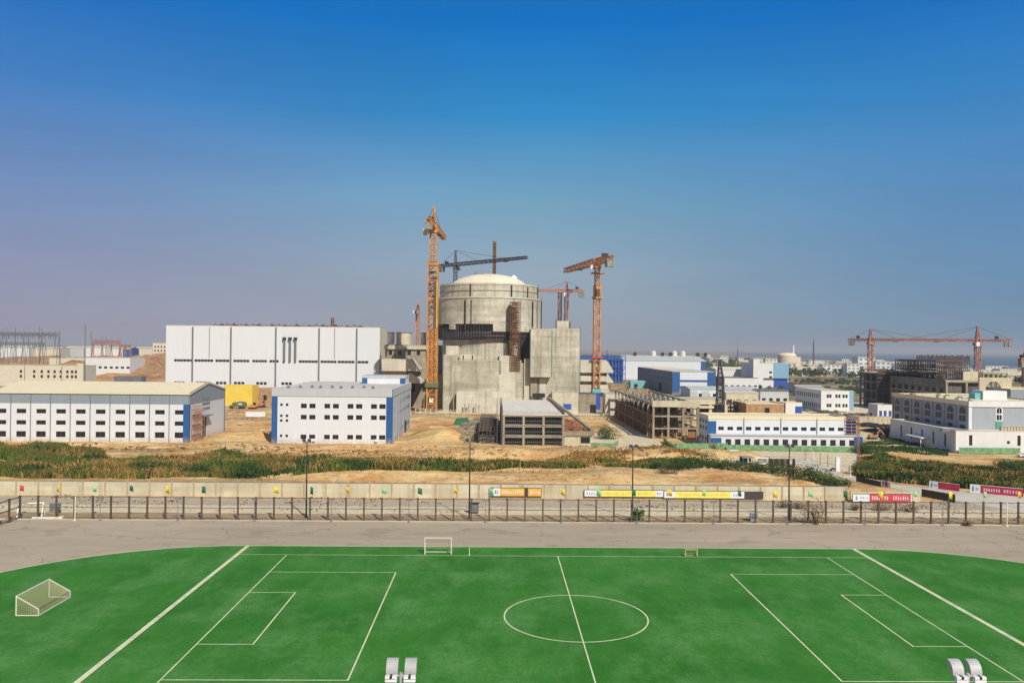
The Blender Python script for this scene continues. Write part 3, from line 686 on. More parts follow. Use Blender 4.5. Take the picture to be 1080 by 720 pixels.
MB().box(-.15,-.2,H-2.35,W+.2,-.02,H+.25).build('fascia_band', 'pale_grey', ob); MB().box(W+.02,-.2,H-2.35,W+.2,D,H+.25).build('fascia_band', 'pale_grey', ob)
for a, b in ((0,1.75),(W-1.9,W)): MB().box(a-.1,-.14,0,b+.1,-.05,H-2.4).build('corner_panel', 'blue', ob)
MB().box(W+.04,-.1,0,W+.12,1.2,H-2.4).build('corner_panel', 'blue', ob)
for i in range(1,13): MB().box(W+.02,i*4.6,0,W+.22,i*4.6+.22,H-2.4).build('downpipe', 'joint', ob)
MB().box(W-.02,38,0,W+.3,42,4.6).build('door', 'dark', ob)
for i in range(9): MB().box(4+i*3.6, 3+(i*7%5), H+.2, 5+i*3.6, 4+(i*7%5), H+.8).cyl(4.5+i*3.6,3.5+(i*7%5),.25,.25,H+.8,H+1.2,10).build('roof_vent', 'joint', ob)
for px in (323,327,330,396): x = ux(px); MB().box(x,-.75,.9,x+.9,-.16,1.7).build('air_conditioner', 'ban_white', ob)
# penthouse on its roof
Yp = 325.; x0 = XA(382,Yp,405)-X0; x1 = XA(427.3,Yp,405)-X0; x1=min(x1,W-.4)
zt = ZA(400,398.5,Yp)
m = MB().box(x0,Yp-Y,H+.2,x1,Yp-Y+14,zt); m.build('penthouse', 'white', ob)
MB().box(x0-.15,Yp-Y-.15,zt,x1+.15,Yp-Y+14.1,zt+.9).build('penthouse_roof', 'pale_grey', ob)
for a in (x0-.05, x1-2.0): MB().box(a,Yp-Y-.08,H+.2,a+2.05,Yp-Y-.02,zt-.02).build('corner_panel', 'blue', ob)

# ---- turbine hall
Y = 488.; X0 = XA(174.5,Y,400); X1 = XA(400,Y,400); W = X1-X0; H = ZA(290,344.6,Y); D = 31
ux = lambda px: XA(px,Y,380)-X0
zz = lambda px, py: ZA(px,py,Y)
holes = []
z0, z1 = zz(230,381.6), zz(230,379.0)
for a, b in ((183.5,203),(205,225),(227,242),(246,263),(266,281.5),(284,294),(298,300.5),(315,335),(338,355),(356,374),(377,388.5)):
    n = max(1, round((b-a)/3.4))
    for i in range(n): holes.append((ux(a+(b-a)*i/n)+.06, z0, ux(a+(b-a)*(i+1)/n)-.06, z1))
z2, z3 = zz(230,405.2), zz(230,402.3)
for a in (184,207,228,247,270.5,297,320,344,362):
    for i in range(3): holes.append((ux(a+i*3.9), z2, ux(a+i*3.9+3.2), z3))
th_ = block('turbine_hall', 'huge windowless white turbine hall with rows of slit windows left of the reactor', 'hall', X0, Y, W, D, H, 'white', 'roof_grey', front=holes, bars=0, parapet=.8, glass='glass', frame='joint')
th_.children[0].data.materials[0] = sheet_metal('turbine_hall_cladding', (.74,.74,.69), 1.6, .04, .015)
for px in (203,243.3,290.7,336.3,376): MB().box(ux(px)-.45,-.35,0,ux(px)+.45,-.02,H-.5).build('downpipe', 'joint', th_)
for px in (220.6,352.6): MB().box(ux(px)-.15,-.2,z1+1,ux(px)+.15,-.02,H-.5).build('lightning_conductor', 'joint', th_)
for px in (300,306,311.7):
    x = ux(px); MB().box(x-.5,-1.3,zz(300,381),x+.5,-.1,zz(300,358)).build('exhaust_duct', 'joint', th_)
    MB().box(x-.9,-1.8,zz(300,358),x+.9,-.02,zz(300,355.6)).build('duct_hood', 'black_metal', th_)
MB().box(W+.02,.4,0,W+.08,D-.2,H-.3).build('side_cladding', 'roof_cream', th_)
rnd = random.Random(3)
for i in range(24):
    x = ux(222)+(ux(382)-ux(222))*i/24+rnd.random(); h = .8+rnd.random()*.9
    MB().box(x,2,H+.3,x+2.6+rnd.random()*1.6,4.5,H+.3+h*.5).box(x+.6,2.2,H+.3+h*.5,x+1.6,4,H+.3+h).build('roof_ventilator', 'rust' if i%2 else 'joint', th_)
MB().box(ux(222),3,H+.2,ux(382),3.3,H+.9).build('roof_rail', 'rust', th_)
MB().lattice((ux(348),6,H),(ux(348),6,H+6),1.6,1.2,5,.3,.2).build('hoist_mast', 'rust', th_)

# ---- yellow containers, brick shed, truck, excavator between
q = XY(236,427.8); X0, Yq = XA(236,452,427), 452; X1 = XA(266,452,427)
t = block('yellow_shed', 'bright yellow sheet metal shed between the warehouse and the office block', 'shed', X0, Yq, X1-X0, 12, ZA(250,406.5,Yq), 'yellow', 'yellow', parapet=0)
X0 = XA(266.5,470,415); X1 = XA(288,470,415)
block('brick_annex', 'tan striped annex at the foot of the turbine hall beside the yellow shed', 'annex', X0, 470, X1-X0, 10, ZA(277,409.5,470), 'brick', 'wall_panel', parapet=.4, front=[(1.5,2,3.5,5),(6,2,8,5)])
def wheel(m, x, y, r, w=.5): 
    n=16; b=len(m.v)
    for s in (0,w):
        for i in range(n): a=math.tau*i/n; m.v.append((x+r*math.cos(a), y+s, r+r*math.sin(a)))
    for i in range(n): j=(i+1)%n; m.f.append((b+i,b+j,b+n+j,b+n+i))
    m.f += [tuple(b+i for i in reversed(range(n))), tuple(b+n+i for i in range(n))]
t = thing('olive_truck', 'olive green covered truck parked in front of the yellow shed', 'truck', (XA(241,432,430), 432, 0))
MB().box(1.4,0,1.0,2.9,2.4,2.0).box(.2,0,1.0,1.4,2.4,1.7).build('bonnet', 'olive', t); MB().prism([(1.5,2.0),(3.2,2.0),(3.2,3.3),(2.1,3.3)],0,2.4).build('cab', 'olive', t)
MB().prism([(3.4,1.1),(8.9,1.1),(8.7,3.0),(7.2,3.7),(5.0,3.7),(3.4,3.2)],-.1,2.5).build('cargo_cover', 'olive', t)
MB().box(5,-.14,2.2,7,-.1,2.8).build('side_panel', 'ban_white', t)
for x in (1.2,5.6,7.2): m=MB(); wheel(m,x,-.15,.6); wheel(m,x,2.1,.6); m.build('wheel','tyre',t)
def excavator(X, Yv, lab, mat='orange', s=1, flip=1):
    t = thing('excavator', lab, 'excavator', (X, Yv, 0)); t.scale = (s*flip, s, s)
    MB().prism([(0,.1),(3.6,.1),(4,.5),(3.6,.9),(0,.9),(-.4,.5)],0,.6).prism([(0,.1),(3.6,.1),(4,.5),(3.6,.9),(0,.9),(-.4,.5)],1.9,2.5).build('track', 'black_metal', t)
    MB().box(.2,.1,1.0,3.6,2.5,2.2).build('body', mat, t); MB().prism([(2.2,2.2),(3.6,2.2),(3.5,3.4),(2.3,3.4)],.2,1.2).build('cab', 'glass', t)
    b = MB(); b.bar((3.5,1.6,1.8),(5.6,1.6,4.6),.55); b.build('boom', mat, t)
    s2 = MB(); s2.bar((5.6,1.6,4.6),(7.5,1.6,2.2),.42); s2.build('stick', mat, t)
    MB().prism([(7.1,2.3),(8.0,2.2),(7.6,1.1),(6.8,1.3)],1.2,2.0).build('bucket', 'black_metal', t)
excavator(XA(262,430,430), 430, 'orange excavator with raised boom right of the olive truck')
excavator(XA(271,440,430), 441, 'second orange excavator by the striped annex', 'faded_orange')
q = XY(259,440); t = thing('site_hoarding', 'low white hoarding in front of the orange excavators', 'hoarding', (q.x, q.y, 0))
MB().box(0,0,.3,9,.12,2.6).build('panel', 'ban_white', t)
for i in range(4): MB().box(i*3-.06,.12,0,i*3+.06,.3,2.9).build('post', 'joint', t)

# ================================================================== REACTOR BUILDING
RXc, RYc = XA(515.5,455,330), 456.
rt = thing('reactor_building', 'massive domed concrete reactor building rising in the middle of the site', 'reactor building', (RXc, RYc, 0))
zT = 66.0; zM = 59.3; zG = 42.2; zI = 38.0
MB().ring(0,0,21.5,26.9,zM+.01,zT,96).build('upper_ring', 'concrete', rt)
MB().ring(0,0,26.3,27.15,zT,zT+.9,96).build('rim_kerb', 'concrete_pale', rt)
MB().ring(0,0,27.0,27.18,zM+3.5,zM+3.8,96).build('string_course', 'concrete_raw', rt)
# lower shell, with cut-outs on its lower edge on the left
m = MB()
def seg(a0, a1, z0, z1, ro=29.2, ri=26): m.ring(0,0,ri,ro,z0,z1,max(2,int((a1-a0)/4)),R(a0),R(a1))
seg(-90-72,-90-45,zG+3.2,zM); seg(-90-45,-90-37,zG+.3,zM); seg(-90-37,-90+5,zG+3.2,zM); seg(-90+5,180+18,zG-.7,zM)
m.build('lower_shell', 'concrete', rt)
MB().ring(0,0,25.0,29.6,zM-.5,zM+.25,96).build('ledge', 'concrete_pale', rt)
MB().cyl(0,0,25.2,25.2,0,zG-5.2,96).build('inner_wall', 'concrete', rt); MB().cyl(0,0,20,20,zG-5.2,zM,64,False).build('recess_shade_wall', 'concrete_dark', rt)  # upper, recessed part coloured dark for the shade under the shell
m = MB()                                   # steel working platform under the shell; solid ring added to darken the shaded gap
m.ring(0,0,25.3,28.8,zG-3.2,zG-2.9,72); m.ring(0,0,28.5,28.8,zG-1.2,zG-1.0,72); m.ring(0,0,25.2,27.2,zG-5.2,zG-3.3,72); m.ring(0,0,27.3,27.5,zG-4.6,zG-.6,72)
for i in range(120): a = math.tau*i/120; x, y = 28.6*math.cos(a), 28.6*math.sin(a); m.box(x-.12,y-.12,zG-4.5,x+.12,y+.12,zG+2.8)
m.build('working_platform', 'crane_grey', rt)
# dome
m = MB(); nr, na = 14, 72; Rb = 21.6; hd = 8.2
for i in range(nr+1):
    t_ = i/nr*math.pi/2
    for j in range(na): a = math.tau*j/na; m.v.append((Rb*math.cos(t_)*math.cos(a), Rb*math.cos(t_)*math.sin(a), zT-.6+hd*math.sin(t_)))
for i in range(nr):
    for j in range(na): k = (j+1) % na; m.f.append((i*na+j, i*na+k, (i+1)*na+k, (i+1)*na+j))
m.build('dome', 'dome', rt, smooth=True)
MB().ring(0,0,21.4,22.3,zT-.5,zT+.5,72).build('dome_ring', 'concrete_pale', rt)
m = MB()
for i in range(26): a = R(100+i*6); x, y = 8*math.cos(a), 8*math.sin(a)-2; m.box(x-.06,y-.06,zT+5,x+.06,y+.06,zT+8.6)
m.build('dome_railing', 'joint', rt)
# vertical lines (drains, cable trunks)
for px, zb, zt_, w in ((496,zM+.3,zT+.3,.5),(539.5,zM+.3,zT,.7),(557,zM+.3,zT-.5,.5),(569,zM+.3,zT+1.2,.5)):
    a = -math.acos(max(-1,min(1,(XA(px,430,330)-RXc)/27.2))); x, y = 27.25*math.cos(a), 27.25*math.sin(a)
    MB().box(x-w/2,y-.25,zb,x+w/2,y+.1,zt_).build('cable_trunk', 'dark', rt)
for px, zb, zt_, w in ((490.5,zG,zM-1.5,.7),(497,zG+1,zM-1.5,.35),(562.5,zG+2,zM-1.5,.8),(573,zG,zM+.8,.6)):
    c = max(-.999,min(.999,(XA(px,428,330)-RXc)/29.3)); a = -math.acos(c); x, y = 29.4*math.cos(a), 29.4*math.sin(a)
    MB().box(x-w/2,y-.3,zb,x+w/2,y+.1,zt_).build('cable_trunk', 'dark', rt)
MB().box(26,-14,44,26.5,-13.5,58).build('cable_trunk','joint',rt)
MB().cyl(13.5,-6,1.9,1.9,zT+2.9,zT+5.6,16).cyl(13.5,-6,1.9,.4,zT+5.6,zT+6.8,16).build('roof_vent', 'ban_white', rt)
MB().cyl(13.5,-6,2.4,2.4,zT+2.2,zT+3.1,16).build('vent_base', 'black_metal', rt)

# front blocks -- helper in photo rows
def rblock(name, px0, px1, pyt, Yf, dep, mat='concrete', z0=0, pyb=None, parent=rt):
    x0, x1 = XA(px0,Yf,400)-RXc, XA(px1,Yf,400)-RXc; zt_ = ZA((px0+px1)/2, pyt, Yf)
    if pyb: z0 = ZA((px0+px1)/2, pyb, Yf)
    return MB().box(x0, Yf-RYc, z0, x1, Yf-RYc+dep, zt_).build(name, mat, parent)
rblock('front_block', 467.3, 550, 379.5, 424, 26)
rblock('pilaster_block', 467.2, 482, 374.2, 423.9, 20)
rblock('roof_block', 470, 483.3, 364.5, 430, 12, 'concrete_pale')
rblock('roof_block', 484.5, 500.3, 373.7, 426, 8, 'concrete_pale')
rblock('roof_block', 526.3, 543.6, 374.8, 423.95, 12, 'concrete_pale')
rblock('pilaster_block', 552.8, 559.6, 378.3, 423.9, 20, 'concrete_pale')
rblock('front_block', 550, 553, 382.8, 425, 20)
rblock('low_block', 459.5, 468, 396, 432, 14, 'concrete_raw')
rblock('inner_panel', 512, 535, 361.5, 430.5, 3)
MB().box(XA(536,431,380)-RXc,-25,20,XA(540,431,380)-RXc,-22,zG-5).build('recess_column', 'concrete_raw', rt)
rblock('side_slab', 552, 560, 349, 438, 22, 'concrete_dark')
# annex at the foot
rblock('foot_annex', 481.6, 512.2, 413.0, 416, 8, 'concrete_pale'); rblock('foot_annex', 512.8, 541.5, 413.4, 415.6, 8, 'concrete_pale')
rblock('service_column', 526.8, 528.6, 380, 423.4, 1, 'concrete_raw', 20)
rblock('buttress', 478, 481.4, 418, 419, 5, 'concrete_raw')
for px in (490,494,501.3): rblock('bollard_column', px, px+1.2, 425.5, 413, .8, 'concrete_raw')
for px in (487.8,497.6): rblock('vent_slot', px, px+1.1, 374.6, 425.8, .3, 'dark', pyb=380.5)
for px in (524.5,): rblock('gate_pier', px, px+1.6, 376.6, 424.5, 1, 'dark', pyb=382.5)
for i in range(30): 
    px = 486+i*1.25; MB().box(XA(px,424,380)-RXc,-31.9,ZA(px,379.6,424),XA(px,424,380)-RXc+.12,-31.8,ZA(px,378.2,424)+random.random()*.5).build('starter_bar', 'rust', rt)
# right tower
rblock('projecting_panel', 559.2, 581.2, 348.2, 419, 12, 'concrete', pyb=397.6)
rblock('right_tower', 559.6, 611, 346.8, 423.5, 36, 'concrete')
rblock('right_tower_cap', 582, 610.6, 346.2, 426, 30, 'concrete_pale')
rblock('roof_block', 587, 600.6, 338.4, 432, 12, 'concrete_pale')
rblock('roof_post', 584.9, 586.3, 337, 431, 1.2, 'joint'); rblock('roof_post', 600.6, 601.6, 338.5, 431, .8, 'joint')
rblock('downpipe', 581.3, 582.3, 348, 423.1, .35, 'joint', pyb=397); rblock('downpipe', 567.3, 568.9, 398, 423.1, .35, 'joint')
rblock('downpipe', 558.8, 559.5, 348, 418.9, .35, 'joint', pyb=397)
rblock('lower_block', 559.6, 567, 398.5, 422.5, 8, 'concrete_raw'); rblock('lower_block', 569, 576, 398.5, 422.8, 8, 'concrete_pale')
rblock('side_pipe', 611.2, 612, 344, 430, .5, 'joint')
m = MB()
for i in range(26): x = XA(583+i*1.05,427,346)-RXc; m.box(x,-28.9,ZA(600,346.4,427),x+.1,-28.8,ZA(600,344.6,427))
m.build('railing', 'rust', rt)
rblock('dark_opening', 562, 575, 414.8, 419, 2, 'dark', pyb=419)
# black plastic drape by the tower
m = MB()
for i in range(7):
    a = i/7; m.prism([(XA(546+i*1.7,437,350)-RXc, ZA(550,380,437)),(XA(548+i*1.7,437,350)-RXc, ZA(550,380,437)),(XA(548+i*1.7,437,350)-RXc, ZA(550,352-3*math.sin(i*.9),437)),(XA(546+i*1.7,437,350)-RXc, ZA(550,353-2*math.sin(i*1.3),437))], -20-random.random(), -19)
m.build('black_drape', 'black_metal', rt)

# white annex right of the foot, with blue door
X0 = XA(582.5,412,430); X1 = XA(609.7,412,430); Yq = 412
t = block('gate_annex', 'low white annex with a blue window at the right foot of the reactor building', 'annex', X0, Yq, X1-X0, 10, ZA(596,414,Yq), 'concrete_pale', 'concrete_pale', parapet=.3, front=[(5.5,2.6,9.5,5.4)], glass='ban_blue')
X0 = XA(638.5,405,430); X1 = XA(659.5,405,430)
t = block('container_building', 'plain white box building right of the orange crane foot', 'building', X0, 405, X1-X0, 11, ZA(650,415.6,405), 'concrete_pale', 'concrete_pale', parapet=.3, left=[(1.5,0.1,3.5,6.5)], glass='ban_blue')
X0 = XA(610.5,410,430); X1 = XA(629,410,430)
block('grey_annex', 'low grey concrete annex behind the foot of the orange crane', 'annex', X0, 414, X1-X0, 8, ZA(620,415.5,414), 'concrete_raw', 'roof_dark', parapet=.3, front=[(6,0.2,9,5)])

# stepped gallery blocks with sloped fins (right and left)
def gallery(label, px0, px1, bands, Yf, dep, fins, flip=1):
    x0, x1 = XA(px0,Yf,395), XA(px1,Yf,395)
    t = thing('stepped_block', label, 'building', (x0, Yf, 0), 'stepped concrete gallery blocks'); W = x1-x0
    for a, b in bands: MB().box(0,0,ZA(px0,b,Yf),W,dep,ZA(px0,a,Yf)).build('band', 'concrete_pale', t)
    MB().box(1,2.5,0,W-1,dep-.5,ZA(px0,bands[0][0],Yf)-.3).build('core', 'brick', t)
    for a, b, w in fins:
        za, zb = ZA(px1,a,Yf), ZA(px1,b,Yf); ww = w*Yf/FOC
        MB().prism([(W+.02,zb),(W+ww,zb),(W+ww,zb+(za-zb)*.15),(W+ww*.15,za),(W+.02,za)],.2,dep-.2).build('fin', 'concrete_pale', t)
    return t
gallery('stepped concrete block with three pale bands right of the reactor tower', 611.8, 640, ((379.5,392.8),(396.3,402),(405.5,413.5)), 440, 22, ((381,393,7),(394,403.5,7),(405,413.5,3)))
gallery('stepped concrete block with sloped fin left of the reactor', 402.5, 431, ((378.5,391),(397,404)), 440, 20, ((378.5,391.5,11),(393,404,14)))

# auxiliary building left of the reactor with tanks on its roof
X0 = XA(406,462,380); X1 = XA(463,462,380); H = ZA(430,364.0,462)
t = block('auxiliary_building', 'unfinished grey concrete auxiliary building left of the reactor, tanks on its roof', 'building', X0, 462, X1-X0, 30, H, 'concrete_raw', 'concrete_raw', parapet=.5, front=[(2+i*5.2, H-5.5, 4+i*5.2, H-3) for i in range(5)]+[(3+i*9, 8, 8+i*9, 15) for i in range(3)], bars=0)
MB().box(-.4,-1.2,H-2.2,X1-X0,0,H-.3).build('beam', 'wall_panel', t)
for px0, px1, mt, lab in ((408.5,416,'ban_white','white squat tank on the left end of the auxiliary building roof'),(418,434.5,'wall_panel','wide grey tank in the middle of the auxiliary building roof'),(443.5,449.5,'rooftank','narrow grey tank beside the tallest crane on the auxiliary roof')):
    a, b = XA(px0,470,360), XA(px1,470,360); tt = thing('roof_tank', lab, 'tank', ((a+b)/2, 470, H-.3), 'tanks on the auxiliary building roof')
    zt_ = ZA(430,350.5,470)-H+.3; MB().cyl(0,0,(b-a)/2,(b-a)/2,0,zt_,28).build('shell', mt, tt); MB().ring(0,0,(b-a)/2-.1,(b-a)/2+.25,zt_-.4,zt_,28).build('rim', 'joint', tt)
    MB().ring(0,0,(b-a)/2-.1,(b-a)/2+.2,0,.5,28).build('base_ring', 'joint', tt)

# scaffold tower (brown) up the shell
def scaffold(label, x0, y0, w, d, z0, z1, nx, ny, dz, mat='rust', bw=.2, boards=True, name='scaffold_tower'):
    t = thing(name, label, 'scaffold', (x0, y0, z0)); m = MB(); H = z1-z0
    for i in range(nx+1):
        for j in range(ny+1): m.bar((w*i/nx,d*j/ny,0),(w*i/nx,d*j/ny,H),bw)
    k = int(H/dz)
    for q in range(k+1):
        z = q*dz
        for j in range(ny+1): m.bar((0,d*j/ny,z),(w,d*j/ny,z),bw*.8)
        for i in range(nx+1): m.bar((w*i/nx,0,z),(w*i/nx,d,z),bw*.8)
        if q < k: m.bar((0,0,z),(w,0,z+dz),bw*.7)
    m.build('frame', mat, t)
    if boards:
        m = MB()
        for q in range(k+1):
            r1, r2 = random.random(), random.random()
            if r1 < .85: m.box(-.3*r2,.1,q*dz+.1,w*(.7+.35*r1),d-.1,q*dz+.25)
            if q > k*.3 and r2 < .6: m.box(-.4+w*.3*r1,-.2,q*dz+.2,w*(.6+.45*r2),-.1,q*dz+.5+r1)
        m.build('boards', 'rust', t)
    return t
scaffold('tall rusty scaffold tower standing against the reactor shell', XA(538.2,424.5,350), 423.6, XA(548.5,424,350)-XA(538.2,424,350), 4.0, ZA(543,391,424), ZA(543,318,424), 5, 2, 1.3, bw=.26)

# ================================================================== CONCRETE FRAME BUILDINGS
def frame_building(name, label, px0, px1, pyb, pyt, dep, nb, nd, ns, mat='concrete_raw', opentop=False, slabs=True, Y=None, rebar=True, infill=None, colw=.9, roofslab=True, roofmat='wall_panel', z0=0):
    if Y is None: Y = XY((px0+px1)/2, pyb).y
    x0, x1 = XA(px0,Y,pyb), XA(px1,Y,pyb); W = x1-x0; H = ZA((px0+px1)/2, pyt, Y)-z0
    t = thing(name, label, 'building', (x0, Y, z0)); D = dep
    for i in range(nb+1):
        for j in range(nd+1):
            x = W*i/nb; y = D*j/nd; MB().box(x-colw/2,y-colw/2,0,x+colw/2,y+colw/2,H-.02).build('column', mat, t)
    fh = H/ns
    for k in range(1, ns+1):
        z = fh*k; m = MB()
        for j in (range(nd+1) if not (opentop and k == ns) else (0, nd)): y = D*j/nd; m.box(-colw/2-.03,y-colw/2-.03,z-.8,W+colw/2+.03,y+colw/2+.03,z-.28)
        for i in (range(nb+1) if not (opentop and k == ns) else (0, nb)):
            x = W*i/nb; 
            for j in range(nd): m.box(x-colw/2+.02,D*j/nd+colw/2+.04,z-.8,x+colw/2-.02,D*(j+1)/nd-colw/2-.04,z-.28)
        m.build('beam', mat, t)
        if (k < ns and slabs) or (k == ns and roofslab):
            MB().box(-.5,-.6,z-.27,W+.5,D+.5,z).build('floor_slab' if k < ns else 'roof_slab', mat if k < ns else roofmat, t)
    if rebar:
        m = MB(); rn = random.Random(4)
        for i in range(int(W*2)): x = i*.5; m.bar((x,-.4,H),(x+rn.uniform(-.1,.1),-.4,H+.9+rn.random()*.4),.07)
        for i in range(int(D*1.2)): m.bar((W+.3,i*.8,H),(W+.3,i*.8,H+1.2),.08); m.bar((-.3,i*.8,H),(-.3,i*.8,H+1.2),.08)
        m.build('rebar', 'rust', t)['kind'] = 'stuff'
    return t, W, H, D
t, W, H, D = frame_building('concrete_frame_house', 'three storey raw concrete frame with flat slab roof in front of the reactor', 531, 594, 470, 436.8, 78, 3, 7, 3, roofmat='slab', colw=.75)
for k in range(3):
    for i in range(3):
        bx = W*i/3; bz = H/3*k
        m = MB()
        for q in range(9): m.bar((bx+.8+q*(W/3-1.6)/8,.25,bz),(bx+.8+q*(W/3-1.6)/8,.25,bz+H/3-.85),.07)
        for q in range(2): m.bar((bx+.5,.25,bz+1.2+q*1.6),(bx+W/3-.5,.25,bz+1.2+q*1.6),.12)
        m.build('shoring', 'joint', t)
MB().box(.6,7,.02,W-.6,7.3,H-1).build('interior_shade_sheet', 'dark', t)  # dark sheet stands in for the shade inside the bays
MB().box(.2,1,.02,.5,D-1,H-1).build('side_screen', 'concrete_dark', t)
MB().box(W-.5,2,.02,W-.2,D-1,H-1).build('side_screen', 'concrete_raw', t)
m = MB(); m.box(-.5,-.58,H+.0,-.2,D+.5,H+1.0); m.box(W+.2,-.58,H,W+.5,D+.5,H+1.0); m.build('parapet', 'concrete_raw', t)
m = MB()
for i in range(26): m.bar((-2.2,i*3,0),(-2.2,i*3,H+.6),.14); m.bar((-.8,i*3,0),(-.8,i*3,H+.6),.14)
for k in range(7): m.bar((-2.2,0,1.6*k+1),(-2.2,D,1.6*k+1),.12)
m.build('side_scaffold', 'joint', t)
sn = scaffold('dark low scaffold added for the pit shade left of the three storey concrete frame', t.location.x-8.5, t.location.y+4, 5.6, 52, 0, 6.2, 4, 14, 1.5, 'crane_grey', .2, True, 'dark_scaffold')
MB().box(.3,.3,.05,5.3,50,3.0).build('pit_shade_box', 'concrete_dark', sn)  # scaffold and dark box added in place of the shaded pit
tt = thing('brick_annex', 'low beige annex with one dark opening joined to the right of the concrete frame', 'annex', (0,0,0)); bpy.data.objects.remove(tt)
Yf = t.location.y+1.0; x0 = XA(592.5,Yf,471); x1 = XA(624.5,Yf,471); hh = ZA(608,455.2,Yf)
an = block('beige_annex', 'low beige annex with one dark opening right of the three storey concrete frame', 'annex', x0+.6, Yf, x1-x0-.6, 46, hh, 'wall_panel', 'brick', parapet=.4, front=[((x1-x0)*.56,hh*.18,(x1-x0)*.87,hh*.62)], bars=0)
MB().box(-.3,-.5,hh-1.3,x1-x0,-.01,hh+.3).build('cornice', 'concrete_raw', an)
m = MB(); m.bar((x1-x0-.5,1,hh+.4),(-.4,72,H+1.2),1.1,.6); m.build('stair_beam', 'concrete_raw', an)
# rubble on the annex
rb = MB(); rn = random.Random(9)
for i in range(420):
    y = rn.uniform(3,44); x = rn.uniform(1,(x1-x0-2)*(1-y/60)); s = rn.uniform(.2,.8); z = hh+rn.random()*1.8*math.sin(math.pi*min(1,x/(x1-x0)))
    rb.bar((x-s,y-s*rn.uniform(-1,1),z),(x+s,y+s*rn.uniform(-1,1),z+rn.uniform(-.3,.5)),.35*s+.1)
stuff(rb.build('timber_heap', 'redbrick', loc=(x0+.6,Yf,0)), 'heap of reddish formwork timber on the beige annex roof', 'rubble')

# larger open frame right
Yb = XY(712,463).y
t, W, H, D = frame_building('open_frame_building', 'larger open concrete frame with bare bays beside the two storey factory', 689, 736, 463, 424.5, 96, 3, 9, 3, Y=Yb, rebar=False, roofslab=False, slabs=False, mat='concrete_raw', colw=.8, opentop=True)
MB().box(-.6,-.7,H-1.6,W+.6,.5,H+.7).build('top_beam', 'wall_panel', t)
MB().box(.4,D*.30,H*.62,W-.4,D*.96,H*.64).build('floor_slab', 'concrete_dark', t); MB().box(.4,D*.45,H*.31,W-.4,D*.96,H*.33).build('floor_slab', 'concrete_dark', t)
MB().box(.6,2.5,H-1.7,W-.6,D*.80,H-1.45).build('roof_slab', 'concrete_dark', t); MB().box(.6,D*.32,.05,W-.6,D*.33,H-1.8).build('back_wall', 'concrete_dark', t)  # back wall coloured dark to give the shade inside the frame
m = MB()
for i in range(22): y = 2+i*4.2; m.box(-.42,y,0,-.02,y+2.3,H*.66)
m.build('brick_infill', 'rust', t)
m = MB(); rn = random.Random(5)
for i in range(60): x, y = rn.uniform(1,W-1), rn.uniform(6,40); m.bar((x,y,0),(x,y,H*rn.choice((.3,.62,.95))),.16)
for i in range(26): y = rn.uniform(5,40); z = rn.uniform(.5,H-1); m.bar((1,y,z),(W-1,y,z),.14)
m.build('shoring', 'rust', t)
MB().box(W-3.6,.5,0,W-.5,.8,H*.27).build('brick_infill', 'redbrick', t)
m = MB(); m.bar((-1.5,3,0),(5.5,1,4.6),.3); m.build('stair_beam', 'rust', t)
# long slab canopy behind it, with black void
xa, xb = XA(700,395,428), XA(766,395,428)
t = thing('slab_deck', 'long pale concrete deck on thick columns behind the open frame', 'deck', (xa, 395, 0)); zt_ = ZA(730,421.5,395)
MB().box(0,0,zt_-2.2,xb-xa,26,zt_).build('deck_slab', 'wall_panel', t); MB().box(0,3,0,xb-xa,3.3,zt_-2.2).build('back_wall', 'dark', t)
for i in range(5): MB().box((xb-xa)*i/4-.7,.2,0,(xb-xa)*i/4+.7,1.6,zt_-2.21).build('column', 'wall_panel', t)
MB().box(8,-.4,5,xb-xa-6,1.4,6.2).build('tie_beam', 'wall_panel', t)
# ================================================================== RIGHT HAND BUILDINGS
# two storey factory
Y = 280.; X0 = XA(747,Y,472); X1 = XA(892,Y,474); W = X1-X0; H = ZA(800,439.3,Y); D = 13.5
hs = ZA(800,458.5,Y)
ux = lambda px: XA(px,Y,455)-X0
up = [(ux(757.5+9.71*i), ZA(800,453.7,Y), ux(757.5+9.71*i+5.9), ZA(800,450.0,Y)) for i in range(14)]
fac = block('two_storey_factory', 'long two storey white factory with blue corners and a stepped out ground floor', 'factory', X0, Y, W, D, H, 'white', 'roof_cream', front=up, parapet=.5, bars=1,
            left=[(u, z, u+2, z+1.3) for z in (2,5.5,7.8) for u in (1.5,5,9)])
MB().box(ux(745.6),-.12,0,ux(755.3),-.03,H-1.6).build('corner_panel', 'blue', fac)
for px in (784.5,823.5,861.5): MB().box(ux(px)-.12,-.2,hs+.3,ux(px)+.12,-.02,H-.2).build('downpipe', 'joint', fac)
MB().box(-.1,-.14,H-.9,W+.1,-.03,H-.1).build('fascia_band', 'roof_cream', fac)
xa, xb = XA(749.5,Y-3.2,473)-X0, XA(909.5,Y-3.2,475)-X0
gh = [(ux(762.5+9.92*i), 1.1, ux(762.5+9.92*i+5.8), 3.1) for i in range(14)]
m = MB(); m.facade((xa,-3.2,0),(1,0,0),xb-xa,hs,[(a-xa,b,c-xa,d) for a,b,c,d in gh]); m.quad((xa,0,0),(xa,-3.2,0),(xa,-3.2,hs),(xa,0,hs)); m.quad((xb,-3.2,0),(xb,6,0),(xb,6,hs),(xb,-3.2,hs)); m.quad((xb,6,0),(W+.02,6,0),(W+.02,6,hs),(xb,6,hs))
m.build('ground_floor_wall', 'white', fac)
for a, b, c, d in gh: window(fac, (a,-3.2,b), (1,0,0), c-a, d-b, .25, 2, 1)
MB().box(xa-.2,-3.5,hs,xb+.2,-.04,hs+.35).box(W+.03,-.04,hs,xb+.2,6.1,hs+.35).build('canopy_roof', 'pale_grey', fac)
